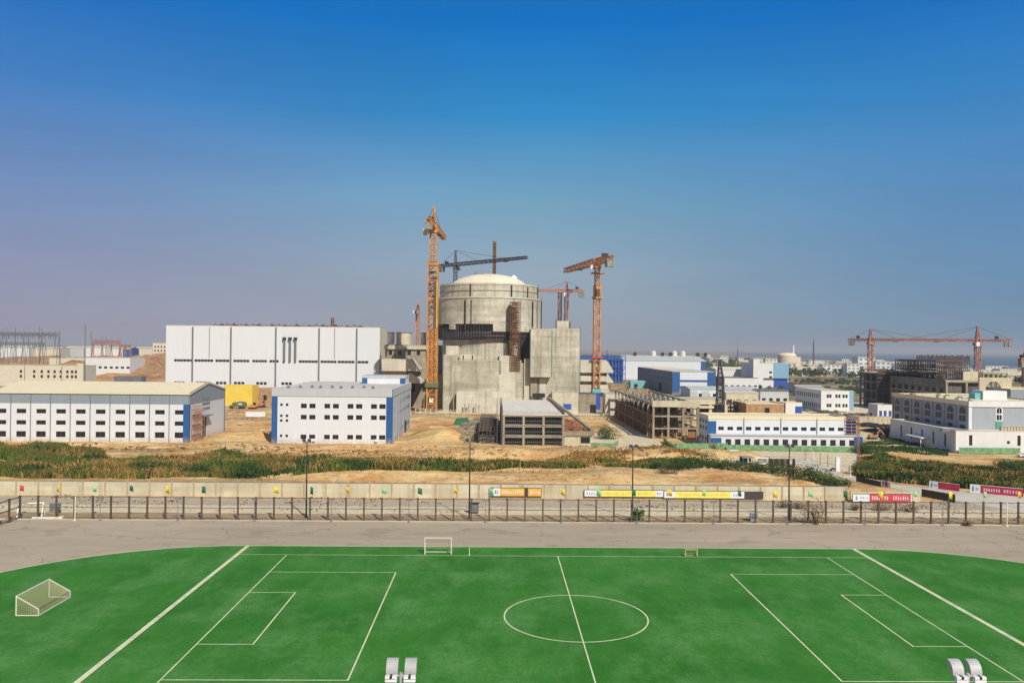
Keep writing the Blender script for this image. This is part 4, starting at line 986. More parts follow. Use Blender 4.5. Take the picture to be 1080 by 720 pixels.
MB().box(xa-.1,-3.3,0,xa+3.6,-3.22,hs-.7).build('corner_panel', 'blue', fac); MB().box(xb-2.9,-3.3,0,xb+.1,-3.22,hs-.1).build('corner_panel', 'blue', fac)
MB().box(XA(890,Y,450)-X0+.3,.2,hs+.4,XA(903,Y,450)-X0,5.5,H-1).build('stair_tower', 'blue', fac)
m = MB(); xs = XA(891,Y,450)-X0; xe = XA(904,Y,450)-X0
for z in range(6): m.box(xs,-.5,hs+.6+z*1.1,xe,.1,hs+.7+z*1.1)
for x in (xs,(xs+xe)/2,xe): m.bar((x,-.5,hs+.35),(x,-.5,H),.12)
m.build('stair_railing', 'faded_orange', fac)
# green mesh fence at its foot
def meshfence(lab, pts, h, mat='netgreen', name='green_mesh_fence', grp='green mesh fences', step=3.0, cat='fence'):
    a = Vector(pts[0]); t = thing(name, lab, cat, (a.x, a.y, 0), grp)
    pan = MB(); po = []
    for p, q in zip(pts[:-1], pts[1:]):
        p = Vector(p)-a; q = Vector(q)-a; Ln = (q-p).length; n = max(1, round(Ln/step))
        pan.bar((p.x,p.y,h*.52),(q.x,q.y,h*.52),.04,h*.9)
        for i in range(n): po.append(p.lerp(q,i/n))
    po.append(Vector(pts[-1])-a); pan.build('screen', mat, t)
    pm2 = MB().box(-.06,-.06,0,.06,.06,h+.15).mesh('post'); pm2.materials.append(MAT['galv'])
    for p in po: o = bpy.data.objects.new('post', pm2); C.objects.link(o); o.parent = t; o.location = (p.x,p.y,0)
meshfence('long green mesh fence along the foot of the two storey factory', [XY(767,474.5),XY(906,477)], 1.9)
meshfence('green mesh fence in front of the open concrete frame', [XY(700,466.5),XY(706,474),XY(767,474)], 2.2)
meshfence('low green mesh fence right of the beige annex', [XY(623,472.5),XY(646,473.2),XY(652,470)], 1.9)
# dark bus-shelter row and screen frame by the concrete apron
def q2(px,py): v = XY(px,py); return v
a = q2(797.5,491.5); t = thing('screen_frame', 'white framed grey screen standing on the apron below the factory', 'screen', (a.x,a.y,0))
w = XA(810.5,a.y,490)-a.x; h = ZA(804,482.2,a.y); MB().box(0,0,.6,w,.3,.9).box(0,0,h-.3,w,.3,h).box(0,0,.9,.3,.3,h-.3).box(w-.3,0,.9,w,.3,h-.3).box(.05,.05,0,.3,.25,.6).box(w-.3,.05,0,w-.05,.25,.6).build('frame', 'ban_white', t)
MB().box(.3,.1,.9,w-.3,.2,h-.3).build('screen', 'cw', t)
a = q2(783,492); t = thing('site_kiosk', 'dark open fronted kiosk left of the white framed screen', 'kiosk', (a.x,a.y,0)); w = XA(796,a.y,490)-a.x
MB().box(0,0,2.4,w,3.5,2.7).build('roof', 'cw', t); MB().box(.1,3,0,w-.1,3.2,2.4).build('back_wall', 'dark', t)
for x in (.1,w*.45,w-.3): MB().box(x,.1,0,x+.2,.3,2.4).build('post', 'ban_blue' if x<1 else 'ban_white', t)
a = q2(812,492); t = thing('carport', 'flat roofed carport with dark posts right of the white framed screen', 'carport', (a.x,a.y,0)); w = XA(838,a.y,490)-a.x
MB().box(0,0,2.3,w,4,2.55).build('roof', 'wall_panel', t); MB().box(w*.05,3.7,0,w*.95,3.8,2.3).build('back_wall', 'ban_white', t)
for i in range(5): MB().box(w*i/4.3,.1,0,w*i/4.3+.7,.4,2.3).build('post', 'dark', t)
a = q2(762,489.5); t = thing('rubble_blocks', 'pale broken concrete slabs heaped left of the kiosk', 'rubble', (a.x,a.y,0)); rn = random.Random(12); m = MB()
for i in range(26): x, y = rn.uniform(-2,8), rn.uniform(-2,4); m.bar((x,y,.3+rn.random()),(x+rn.uniform(1,2.4),y+rn.uniform(-1,1),.2+rn.random()*1.4),rn.uniform(.6,1.3),.35)
m.build('slabs', 'concrete_pale', t)
a = q2(773.5,484); t = thing('water_tank', 'small pale blue tank on legs at the corner of the factory', 'tank', (a.x,a.y,0)); MB().cyl(0,0,1,1,1.2,2.6,16).build('shell', 'tealbox', t)
m = MB(); [m.box(x-.06,y-.06,0,x+.06,y+.06,1.2) for x in (-.7,.7) for y in (-.7,.7)]; m.box(-1.4,-.8,2.6,1.4,.8,2.75); m.build('frame', 'ban_white', t)
# white gate pillar, motorcycle, thin posts by the apron
a = q2(883.5,497); t = tag(MB().box(-.55,-.3,0,.55,.3,3.9).box(-.65,-.4,3.9,.65,.4,4.05).build('gate_pillar', 'ban_white', loc=(a.x,a.y,0)), 'tall white gate pillar where the road meets the apron', 'pillar')
a = q2(876.5,496.5); t = thing('motorcycle', 'dark parked motorcycle beside the white gate pillar', 'motorcycle', (a.x,a.y,0))
for x in (0,1.35): m = MB(); wheel(m,x,-.06,.33,.12); m.build('wheel','tyre',t)
MB().prism([(.1,.45),(1.3,.45),(1.15,.85),(.75,.75),(.6,1.0),(.2,.85)],-.15,.15).build('body', 'black_metal', t); MB().bar((1.2,-.35,1.15),(1.2,.35,1.15),.06).bar((1.35,0,.35),(1.15,0,1.15),.07).build('handlebar', 'black_metal', t)
for k, (px, py) in enumerate(((849,485),(865,490),(873,492),(897,501.5),(858,484))):
    a = q2(px,py); tag(MB().cyl(0,0,.09,.07,0,3.6 if k<3 else 2.6,8).box(-.25,-.25,0,.25,.25,.12).build('bollard_post', 'rust' if k<3 else 'ban_white', loc=(a.x,a.y,0)), ('thin rusty post on the apron, leftmost','thin rusty post on the apron, middle one','thin rusty post just left of the motorcycle','short white post where the road narrows at the factory corner','white post on the apron between the rusty ones')[k], 'post', 'thin posts on the apron')
# pipe frame gate on the apron right
a = q2(905,494); t = thing('radio_mast', 'short red and white lattice mast at the right corner of the factory', 'mast', (a.x,a.y,0)); MB().lattice((0,0,0),(0,0,ZA(905,437,a.y)),.5,.5,18,.07,.04).build('mast', 'pinkred', t)

# small office (right, shaded left side)
Y = 455.; X0 = XA(866,Y,433); X1 = XA(900,Y,433); H = ZA(880,412.2,Y); W = X1-X0
fr = [(W*u, z, W*(u+.07), z+1.9) for z in (2.0, 7.2) for u in (.17,.25,.44,.53,.66,.75)]
so = block('small_office', 'small pale two storey office with shaded arched side right behind the factory', 'building', X0, Y, W, 40, H, 'white_plain', 'roof_grey', front=fr, left=[(2+i*3.1, z, 3.5+i*3.1, z+2.4) for z in (1.5,6.8) for i in range(12)], bars=1)
MB().box(W-2.2,-.12,0,W+.1,-.03,H-.2).build('corner_panel', 'skyblue', so)

# arched complex at right: annex and main block
Y = 268.; X0 = XA(1008,Y,479); X1 = XA(1120,Y,480); H = ZA(1040,454.8,Y); D = 45; W = X1-X0
fr = [(XA(px,Y,470)-X0, 2.6, XA(px,Y,470)-X0+1.1, 6.0) for px in (1022,1073)]+[(XA(1062,Y,470)-X0,3.2,XA(1062,Y,470)-X0+1.0,4.2)]
an = block('white_annex', 'long low white annex with green mesh at its foot at the right edge', 'building', X0, Y, W, D, H, 'white_plain', 'roof_grey', front=fr, left=[(8+i*7.5,1.5,9.1+i*7.5,5.8) for i in range(5)], parapet=.5)
MB().box(-3.2,16,3.0,-.02,27,3.4).build('entrance_canopy', 'ban_white', an)
for y in (16.5,26.5): MB().box(-3.1,y,0,-2.8,y+.3,3.0).build('canopy_post', 'ban_white', an)
for i in range(9): MB().box(XA(1000+i*3.3,Y+2,452)-X0-6+4,2+.1*i,H-.3,XA(1000+i*3.3,Y+2,452)-X0-6+5,3.2,H+.5).build('roof_unit', 'joint', an)
for i in range(8): x = XA(1056+i*3.3,Y+2,452)-X0; MB().box(x,2,H-.3,x+.85,3.0,H+1.4).box(x-.1,1.9,H+1.4,x+.95,3.1,H+1.55).build('air_conditioner', 'wall_panel', an)
meshfence('green mesh fence along the foot of the long white annex', [(X0+.5,Y-1.2),(XA(1073.5,Y,478),Y-1.2)], 2.1)
def arched_window(parent, p, u, w, h, fr='ban_white'):
    u = Vector(u); nin = Vector((-u.y,u.x,0)); r = w/2; n = 10
    def prof(e): 
        pts = [(-e,-e),(w+e,-e),(w+e,h-r)]; pts += [(r+(r+e)*math.cos(math.pi*i/n), h-r+(r+e)*math.sin(math.pi*i/n)) for i in range(1,n)]; return pts+[(-e,h-r)]
    o = MB().prism(prof(.35), -.12, -.01).build('window', fr, parent); o.location = p; o.rotation_euler[2] = math.atan2(u.y,u.x)
    MB().prism(prof(0), -.16, -.125).build('pane', 'glass', o)
    MB().box(0,-.22,h*.42,w,-.165,h*.42+.5).box(w/2-.06,-.2,0,w/2+.06,-.165,h-.1).build('transom', fr, o)
Y = 278.; X0 = XA(1022,Y,452); X1 = XA(1125,Y,452); H = ZA(1022,424.2,Y); D = 54; W = X1-X0
mb = block('arched_building', 'large grey hall with arched windows and white cornice above the right annex', 'building', X0, Y, W, D, H, 'mid_grey', 'roof_cream', parapet=.6)
MB().box(-.35,-.35,H-1.5,W+.3,-.01,H+.45).build('cornice', 'white_plain', mb); MB().box(-.35,-.34,H-1.1,-.01,D+.3,H+.44).build('cornice', 'roof_cream', mb)
MB().box(-.15,-.15,7,.9,-.02,H-1.51).build('corner_pilaster', 'white_plain', mb)
for i in range(8): y = i*D/7; MB().box(-.3,min(y,D-.6),0,-.02,min(y,D-.6)+.6,H-1.1).build('pilaster', 'mid_grey', mb)
for i in range(7):
    y = (i+.5)*D/7
    arched_window(mb, (0,y+1.9,9.4), (0,-1,0), 3.8, 5.0, 'mid_grey'); window(mb, (-.06,y+1.5,6.0), (0,-1,0), 3.0, 2.2, .06, 2)
arched_window(mb, (XA(1051,Y,435)-X0,0,10.2), (1,0,0), 1.7, 4.2); MB().box(XA(1051,Y,435)-X0-.2,-.25,7.4,XA(1051,Y,435)-X0+1.9,-.02,9.6).build('door', 'seagreen', mb)
Yq = 300; a, b = XA(1037,Yq,415)-X0, XA(1062,Yq,415)-X0; MB().box(a,Yq-Y,H-.3,b,Yq-Y+7,ZA(1050,412.2,Yq)).build('roof_house', 'white_plain', mb)
MB().box(a-2.5,Yq-Y+1,H-.3,a-.1,Yq-Y+5,ZA(1034,414.5,Yq)).build('roof_door_house', 'tealbox', mb)
for i in range(12): rnx = random.Random(i); x = rnx.uniform(2,16); y = rnx.uniform(4,50); MB().box(x,y,H-.3,x+rnx.uniform(.6,2),y+rnx.uniform(.6,3),H+rnx.uniform(.3,.9)).build('roof_unit', 'wall_panel' if i%2 else 'joint', mb)

# small things left of it
X0 = XA(925.5,395,440); t = block('gatehouse', 'small pale blue and white house left of the arched hall', 'building', X0, 395, XA(942,395,440)-X0, 10, ZA(930,427,395), 'white_plain', 'roof_grey', front=[(.8,1.6,2.2,4.6),(3.0,1.6,4.4,4.6),(5.4,1.6,6.8,4.6)], parapet=.3, left=[(2,1,4,3)], glass='ban_blue')
m = thing('pale_wall', 'long pale site wall between the factory and the arched hall', 'wall', (XA(905,376,440),376,0)); MB().box(0,0,0,XA(941,376,440)-XA(905,376,440),.3,ZA(920,438.8,376)).build('panel', 'wall_panel', m)
for i in range(7): MB().box(i*2.3,-.15,0,i*2.3+.3,-.002,ZA(920,438.5,376)).build('pier', 'wall_panel', m)
excavator(XA(905,318,455), 308, 'small orange excavator on the dirt track left of the white annex', 'orange', .8)
t = thing('concrete_mixer', 'dark machine with drum parked by the pale site wall', 'machine', (XA(928,315,455),315,0)); m = MB(); wheel(m,0,0,.5); wheel(m,3,0,.5); m.build('wheel','tyre',t); MB().prism([(.2,.8),(2,.6),(3.6,1.2),(3.6,2.6),(2,3.0),(.2,2.0)],-.1,1.6).build('drum', 'black_metal', t)
# white car at right edge
a = XY(1076,482.3); t = thing('parked_car', 'white car half cut by the right edge, parked by the annex', 'car', (a.x,a.y,0))
MB().prism([(0,.35),(4.3,.35),(4.3,.85),(3.3,.95),(2.7,1.45),(1.1,1.45),(.5,.95),(0,.9)],0,1.75).build('body', 'ban_white', t); MB().prism([(.7,.97),(3.1,.97),(2.6,1.38),(1.2,1.38)],-.02,1.77).build('window', 'glass', t)
for x in (.85,3.4): m = MB(); wheel(m,x,-.03,.32,.2); wheel(m,x,1.57,.32,.2); m.build('wheel','tyre',t)

# brick store with white and blue end
X0 = XA(787,395,436); t = block('brick_store', 'flat tan brick store behind the factory with one dark opening', 'store', X0, 395, XA(828,395,436)-X0, 22, ZA(806,425.8,395), 'brick', 'roof_cream', front=[(9,3,11.3,5.5)], parapet=.3, bars=0)
X0 = XA(828.6,394,436); t = block('site_hut', 'white and blue site hut at the right end of the brick store', 'hut', X0, 394, XA(846,394,436)-X0, 8, ZA(836,424.8,394), 'white_plain', 'roof_cream', parapet=.3)
w = XA(846,394,436)-X0; MB().box(w*.58,-.1,2.8,w-.1,-.02,6.4).build('panel', 'ban_blue', t)
# black scaffold net building beside
X0 = XA(765,410,430); a = XA(787,410,430)-X0
scaffold('dark scaffold netting left of the brick store', X0, 408, a, 16, 0, ZA(775,422.5,408), 6, 3, 2.0, 'black_metal', .18, True, 'dark_scaffold')
# long sheds behind
def shed(label, px0, px1, pyt, Yq, dep, pitch=0, wall='white', roof='teal_roof', n=0, wz=3, wh_=1.6, ww=2.4, pyroof=None, group='distant industrial sheds', left=()):
    X0, X1 = XA(px0,Yq,400), XA(px1,Yq,400); H = ZA((px0+px1)/2,pyt,Yq); W = X1-X0
    fr = [(W*(i+.5)/n-ww/2, wz, W*(i+.5)/n+ww/2, wz+wh_) for i in range(n)] if n else []
    return block('shed', label, 'shed', X0, Yq, W, dep, H, wall, roof, front=fr, pitch=pitch, parapet=0 if pitch else .5, group=group, pane=n<20, bars=1, left=left), W, H
t, W, H = shed('long low white shed with small dark windows behind the lattice mast', 728, 802, 410.5, 560, 30, 1.5, n=10, wz=1.2, wh_=2.2, ww=2.6)
for k in range(2): MB().box(k*8,-.12,0,k*8+5,-.03,5.2).build('door', 'pale_grey', t)
# blue-striped large hall, left side in shade
Y = 610.; X0 = XA(709,Y,416); X1 = XA(753,Y,416); W = X1-X0; H = ZA(730,392,Y); D = 150
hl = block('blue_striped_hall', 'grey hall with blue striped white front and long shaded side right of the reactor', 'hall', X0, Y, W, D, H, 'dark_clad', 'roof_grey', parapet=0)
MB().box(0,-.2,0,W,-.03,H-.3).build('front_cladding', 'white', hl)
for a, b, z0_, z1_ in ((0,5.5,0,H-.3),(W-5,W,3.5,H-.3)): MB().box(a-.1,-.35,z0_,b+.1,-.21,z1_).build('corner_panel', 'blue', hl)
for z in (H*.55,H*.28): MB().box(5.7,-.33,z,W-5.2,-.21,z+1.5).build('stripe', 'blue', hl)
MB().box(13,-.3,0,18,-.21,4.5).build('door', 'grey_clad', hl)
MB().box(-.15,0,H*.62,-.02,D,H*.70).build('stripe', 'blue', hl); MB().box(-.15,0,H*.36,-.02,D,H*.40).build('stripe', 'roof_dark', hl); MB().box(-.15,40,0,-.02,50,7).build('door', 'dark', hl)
MB().box(2,D-70,H,W-2,D-20,H+.4).build('roof_patch', 'roof_cream', hl)
# large white hall with tanks on roof
Y = 890.; X0 = XA(657,Y,390); X1 = XA(744,Y,390); W = X1-X0; H = ZA(700,380.4,Y)
wl = block('white_roof_hall', 'very long white hall with pale blue roof and roof tanks behind the striped hall', 'hall', X0, Y, W, 70, H, 'white', 'teal_roof', pitch=5.5, over=.4)
MB().box(W-5,-.2,H*.3,W+.1,-.04,H).build('corner_panel', 'blue', wl); 
for px, r in ((689,3),(711,3.2),(720,3.0)): x = XA(px,925,375)-X0; MB().cyl(x,34,r,r,H+5,H+9.5,16).cyl(x,34,r,.5,H+9.5,H+11,16).build('roof_tank', 'rooftank', wl)
for px in (697,734,742,668,705): x = XA(px,925,375)-X0; MB().box(x,30,H+4,x+2.4,33,H+9).box(x-2,30,H+7,x+4,31,H+7.6).build('roof_vent', 'black_metal', wl)
# blue hall at its left with steel frame
Y = 800.; X0 = XA(641,Y,400); X1 = XA(657.4,Y,400); W = X1-X0; H = ZA(650,379,Y)
bh = block('blue_hall', 'tall blue clad hall end with open blue steel frame left of the long white hall', 'hall', X0+3, Y, W-3, 60, H, 'blue', 'roof_dark', parapet=.5)
m = MB()
for i in range(9): x = -12+i*3.2; m.bar((x,-2,0),(x,-2,H+3.5),.7)
for z in (H+3.3,H,H*.7,H*.4): m.bar((-12,-2,z),(14,-2,z),.6)
for i in range(8): x = -12+i*3.2; m.bar((x,-2,H*.4 if i%2 else H*.7),(x+3.2,-2,H*.7 if i%2 else H*.4),.4)
m.build('steel_frame', 'ban_blue', bh); MB().cyl(-4,0,.4,.3,H,H+9,8).build('mast', 'black_metal', bh)
t = block('long_dark_roof', 'dark blue roofline of a far hall behind the stepped block', 'hall', XA(611,900,380), 900, XA(655,900,380)-XA(611,900,380), 40, ZA(630,374.5,900), 'blue', 'roof_dark', parapet=.5)
t = block('teal_hut', 'small teal roofed hut beside the shaded side of the striped hall', 'hut', XA(665,690,405), 690, 14, 10, ZA(670,402,690), 'tealbox', 'teal_roof', parapet=.3, front=[(3,.5,6,4)])
# white group
shed('plain white hall with cream roof behind the lattice mast', 755, 795, 389.5, 760, 40, 2, 'white_plain', 'roof_cream', left=[(5,2,10,6)])
shed('lower white hall with dark clutter on its roof left of the tall white tower block', 763, 800, 398.6, 700, 34, 0, 'white_plain', 'roof_dark', n=6, wz=2, wh_=1.4)
Y = 720.; X0 = XA(794.5,Y,400); X1 = XA(831.5,Y,400); W = X1-X0
tb = block('tower_block', 'white block with slim tower and light blue right half over a deep blue base', 'building', X0, Y, W, 36, ZA(810,383,Y), 'white_plain', 'teal_roof', parapet=.5, front=[(14+i*4,13-j*4,16.5+i*4,14.8-j*4) for i in range(2) for j in range(2)])
H = ZA(810,383,Y); MB().box(-.1,-.2,0,5.6,10,ZA(798,378.5,Y)).build('tower', 'white_plain', tb)
MB().box(W*.57,-.2,ZA(820,398.5,Y),W+.2,-.03,H-.2).build('cladding_panel', 'skyblue', tb); MB().box(W*.58,-.2,.2,W-.5,-.03,ZA(820,399.4,Y)).build('base_panel', 'ban_blue', tb)
MB().box(W*.3,-1.5,ZA(820,399.2,Y),W*.99,-.21,ZA(820,398.5,Y)).build('canopy', 'joint', tb)
rn = random.Random(21)
for i, (px0, px1, pyt, Yq, lab) in enumerate(((802,832,412,520,'long low grey sheds with dark roofs right of the lattice mast'),(766,800,414,500,'low pale shed with dark doors behind the brick store'),(838,866,405,640,'low grey shed with rusty roof left of the red site crane'),(845,868,409,600,'second low shed in the yard behind the small office'))):
    shed(lab, px0, px1, pyt, Yq, 16, .8, ('pale_grey','wall_panel')[i%2], ('roof_dark','roof_grey','rust','roof_dark')[i], n=4, wz=.8, wh_=2.2)

# unfinished dark building at right
Y = 415.; X0 = XA(998,Y,425); W = 34; D = 58; Hs = ZA(998,401.8,Y)
t, W_, H_, D_ = frame_building('unfinished_building', 'big unfinished dark concrete building with scaffold top behind the arched hall', 998, 1040, 430, 401.8, D, 2, 8, 3, mat='concrete_raw', Y=Y, rebar=False, colw=1.0)
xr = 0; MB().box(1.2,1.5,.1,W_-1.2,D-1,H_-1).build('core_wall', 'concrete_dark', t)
m = MB()
for i in range(8): 
    y = D*i/8; 
    for k in range(3): z = H_/3*k; m.box(-.75,y+.5,z,-.6,y+1.6,z+H_/3-.85)
m.box(-.8,0,H_*.80,-.6,D,H_+.8); m.build('side_infill', 'concrete_dark', t)
sc = scaffold('dark rebar and scaffold forest on top of the unfinished building', t.location.x+1.2, Y+12, XA(1022.5,Y+12,390)-t.location.x-1.2, 44, H_+.1, ZA(1000,379.5,Y+12), 18, 6, 2.4, 'crane_grey', .3, True, 'roof_scaffold')
m = MB()
for i in range(46):
    for j in range(2): x = (XA(1022.5,Y+12,390)-t.location.x-1.2)*i/45; m.bar((x,j*20,ZA(1000,379.5,Y+12)-H_-1),(x+rn.uniform(-.2,.2),j*20,ZA(1000,379.5,Y+12)-H_+1.6+rn.random()),.28)
m.build('rebar', 'crane_grey', sc)['kind'] = 'stuff'
for k in range(3): MB().box(0,.5+k*.1,2.2+k*3.8,XA(1022.5,Y+12,390)-t.location.x-1.2,40,2.6+k*3.8).build('deck', 'concrete_dark', sc)
MB().box(14,-.5,0,XA(1031,Y+12,390)-t.location.x-1.2,8,4.5).build('formwork', 'wall_panel', sc)
t2, a_, b_, c_ = frame_building('unfinished_wing', 'dark scaffolded wing left of the unfinished building behind the red crane', 925, 944, 425, 393, 22, 3, 3, 4, mat='concrete_dark', Y=478, rebar=False)
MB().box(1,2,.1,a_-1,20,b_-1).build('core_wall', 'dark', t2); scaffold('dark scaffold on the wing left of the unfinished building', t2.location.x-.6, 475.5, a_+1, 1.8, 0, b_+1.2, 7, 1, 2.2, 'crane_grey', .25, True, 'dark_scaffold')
t3, a_, b_, c_ = frame_building('unfinished_link', 'dark unfinished storeys linking the wing to the big unfinished building', 944, 998, 425, 392, 20, 9, 2, 4, mat='concrete_dark', Y=476, rebar=True)
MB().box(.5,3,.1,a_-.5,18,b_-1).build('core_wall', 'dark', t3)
# arched portal and small frame to its right
X0 = XA(1033,400,410); t = thing('arched_portal', 'pale concrete arch wall right of the unfinished building', 'wall', (X0,400,0)); z0 = ZA(1040,398,400)
pr_ = [(0,0),(3,0)]+[(7-4*math.cos(math.pi*i/12), z0-6+4.2*math.sin(math.pi*i/12)) for i in range(13)]+[(11,0),(16,0),(16,z0),(0,z0)]
m = MB(); m.box(0,0,0,3,1.2,z0); m.box(11,0,0,16,1.2,z0)
for i in range(12):
    a0, a1 = math.pi*i/12, math.pi*(i+1)/12
    xa, za, xb, zb = 7-4*math.cos(a0), z0-6+4.2*math.sin(a0), 7-4*math.cos(a1), z0-6+4.2*math.sin(a1)
    m.prism([(xa,za),(xb,zb),(xb,z0),(xa,z0)],0,1.2)
m.build('arch_wall', 'wall_panel', t)
frame_building('grey_frame_building', 'small grey concrete frame against the sea right of the arch wall', 1037, 1062, 400, 393, 14, 5, 1, 2, Y=520, rebar=False, mat='concrete_raw')
X0 = XA(1066,385,420); block('dark_blue_house', 'dark blue grey arched house cut by the right edge', 'building', X0, 385, 20, 20, ZA(1072,410.5,385), 'grey_clad', 'roof_cream', front=[(3+i*4,3,5.5+i*4,7) for i in range(4)], parapet=.5)

# ================================================================== LEFT BACKGROUND
Y = 640.; X0 = XA(-6,Y,400); X1 = XA(88,Y,400); H = ZA(40,385.3,Y); W = X1-X0
ux = lambda px: XA(px,Y,395)-X0
fr = [(ux(px)-.9, z, ux(px)+.9, z+2.2) for z in (ZA(40,398.3,Y),ZA(40,393.2,Y)) for px in (22,36,44,51,57.5,64,71,76,80)]
cb = block('cream_block', 'long cream two storey block behind the long warehouse roof', 'building', X0, Y, W, 20, H, 'cream', 'wall_panel', front=fr)
MB().box(ux(82)-.3,-.6,0,ux(88),-.02,H+2).build('end_tower', 'cream', cb)
for px in (26,65): MB().box(ux(px)-.2,-.2,0,ux(px)+.2,-.02,H-.3).build('downpipe', 'joint', cb)
Y = 700.; X0 = XA(90,Y,390); X1 = XA(137,Y,390); H = ZA(110,377.5,Y); W = X1-X0
fr = [(XA(92+5.9*i,Y,390)-X0, ZA(110,388.5,Y), XA(92+5.9*i+3.4,Y,390)-X0, ZA(110,386.3,Y)) for i in range(8)]
block('white_hall', 'white hall with a row of small windows left of the red earth bank', 'hall', X0, Y, W, 30, H, 'white_plain', 'roof_grey', front=fr, bars=2)
X0 = XA(52,760,385); block('low_white_hall', 'plain white hall behind the cream block', 'hall', X0, 760, XA(91,760,385)-X0, 30, ZA(70,377.8,760), 'cream', 'roof_grey', front=[(4+5*i,9,6+5*i,11) for i in range(6)])
t = block('flat_shelter', 'flat grey shelter at the foot of the red earth bank', 'shelter', XA(120,655,400), 655, 22, 8, ZA(130,397,655), 'roof_dark', 'roof_dark', front=[(2,0.1,6,2.6),(9,.1,14,2.6)], parapet=.4)
rn = random.Random(33)
for i, (px0, px1, pyt, Yq, mt) in enumerate(((-5,30,366.5,1250,'white_plain'),(34,62,368,1180,'cream'),(66,88,367,1220,'pale_grey'),(90,112,366.5,1150,'white_plain'),(113,129,367.5,1160,'white_plain'),(130,136,368,1120,'blue'),(141,160,367.5,1300,'cream'))):
    lab = ('far white shed at the left edge behind the substation','far cream shed behind the right part of the substation','far pale grey shed right of the substation','far white shed under the red gantry','short far white shed right of the red gantry mast','small blue fronted far shed beside the white ones','low cream shed left of the far cream house')[i]
    shed(lab, px0, px1, pyt, Yq, 30, 3, mt, 'wall_panel', n=5, wz=3, wh_=3, ww=4, group='far sheds on the left horizon')
Y = 1050.; X0 = XA(161,Y,370); block('far_house', 'cream four storey house left of the turbine hall on the horizon', 'building', X0, Y, 22, 16, ZA(168,361.8,Y), 'cream', 'wall_panel', front=[(2+4*i,z,4+4*i,z+2.2) for i in range(5) for z in (19,24,29)])

# substation gantries
def gantry(label, Yq, px0, px1, n, ztop, w=2.4, mat='joint', name='substation_gantry', cat='gantry', group='steel gantries of the substation', cw=.34):
    x0, x1 = XA(px0,Yq,370), XA(px1,Yq,370); t = thing(name, label, cat, (x0,Yq,0), group); W = x1-x0
    for i in range(n+1):
        x = W*i/n; MB().bar((x-2.5,-1,0),(x,0,ztop),cw).bar((x+2.5,1,0),(x,0,ztop),cw).build('leg', mat, t)
        MB().bar((x,0,ztop+w),(x,0,ztop+w+4),.2).build('lightning_rod', mat, t)
    m = MB().lattice((0,0,ztop+w/2),(W,0,ztop+w/2),w,w,n*6,cw,.22); m.build('truss', mat, t)
    m = MB()
    for i in range(n*3): x = W*(i+.5)/(n*3); m.bar((x,0,ztop),(x,0,ztop-3),.35)
    m.build('insulator', mat, t); return t
gantry('nearest lattice steel gantry of the substation at the left edge', 700, -12, 62, 4, ZA(30,353.5,700))
gantry('middle lattice steel gantry of the substation', 780, -12, 58, 5, ZA(30,354,780), 2, 'joint')
gantry('farthest low gantry of the substation', 830, -12, 48, 5, ZA(30,363,830), 1.8, 'joint')
gantry('red steel gantry on the horizon right of the substation', 1000, 98, 127, 3, ZA(110,362.8,1000), 4.5, 'pinkred', 'red_gantry', 'gantry', 'red gantries', .8)
gantry('lower red steel gantry right of the tall red one', 1050, 126, 138, 2, ZA(130,366,1050), 3, 'pinkred', 'red_gantry', 'gantry', 'red gantries', .7)
for px, pt, Yq, lab in ((89.5,341,640,'thin dark mast at the right end of the cream block'),(96,349,760,'short thin mast right of the thin dark mast'),(62.5,351,720,'thin mast at the right end of the substation'),(111.5,354,900,'dark mast in front of the red gantry'),(16,345,900,'faint mast above the substation at the left'),(41,344,900,'faint mast above the middle of the substation')):
    X0 = XA(px,Yq,380); t = thing('lattice_mast', lab, 'mast', (X0,Yq,0), 'thin masts on the left'); m = MB().lattice((0,0,0),(0,0,ZA(px,pt,Yq)),.7,.3,24,.09,.05); m.build('mast', 'joint', t)

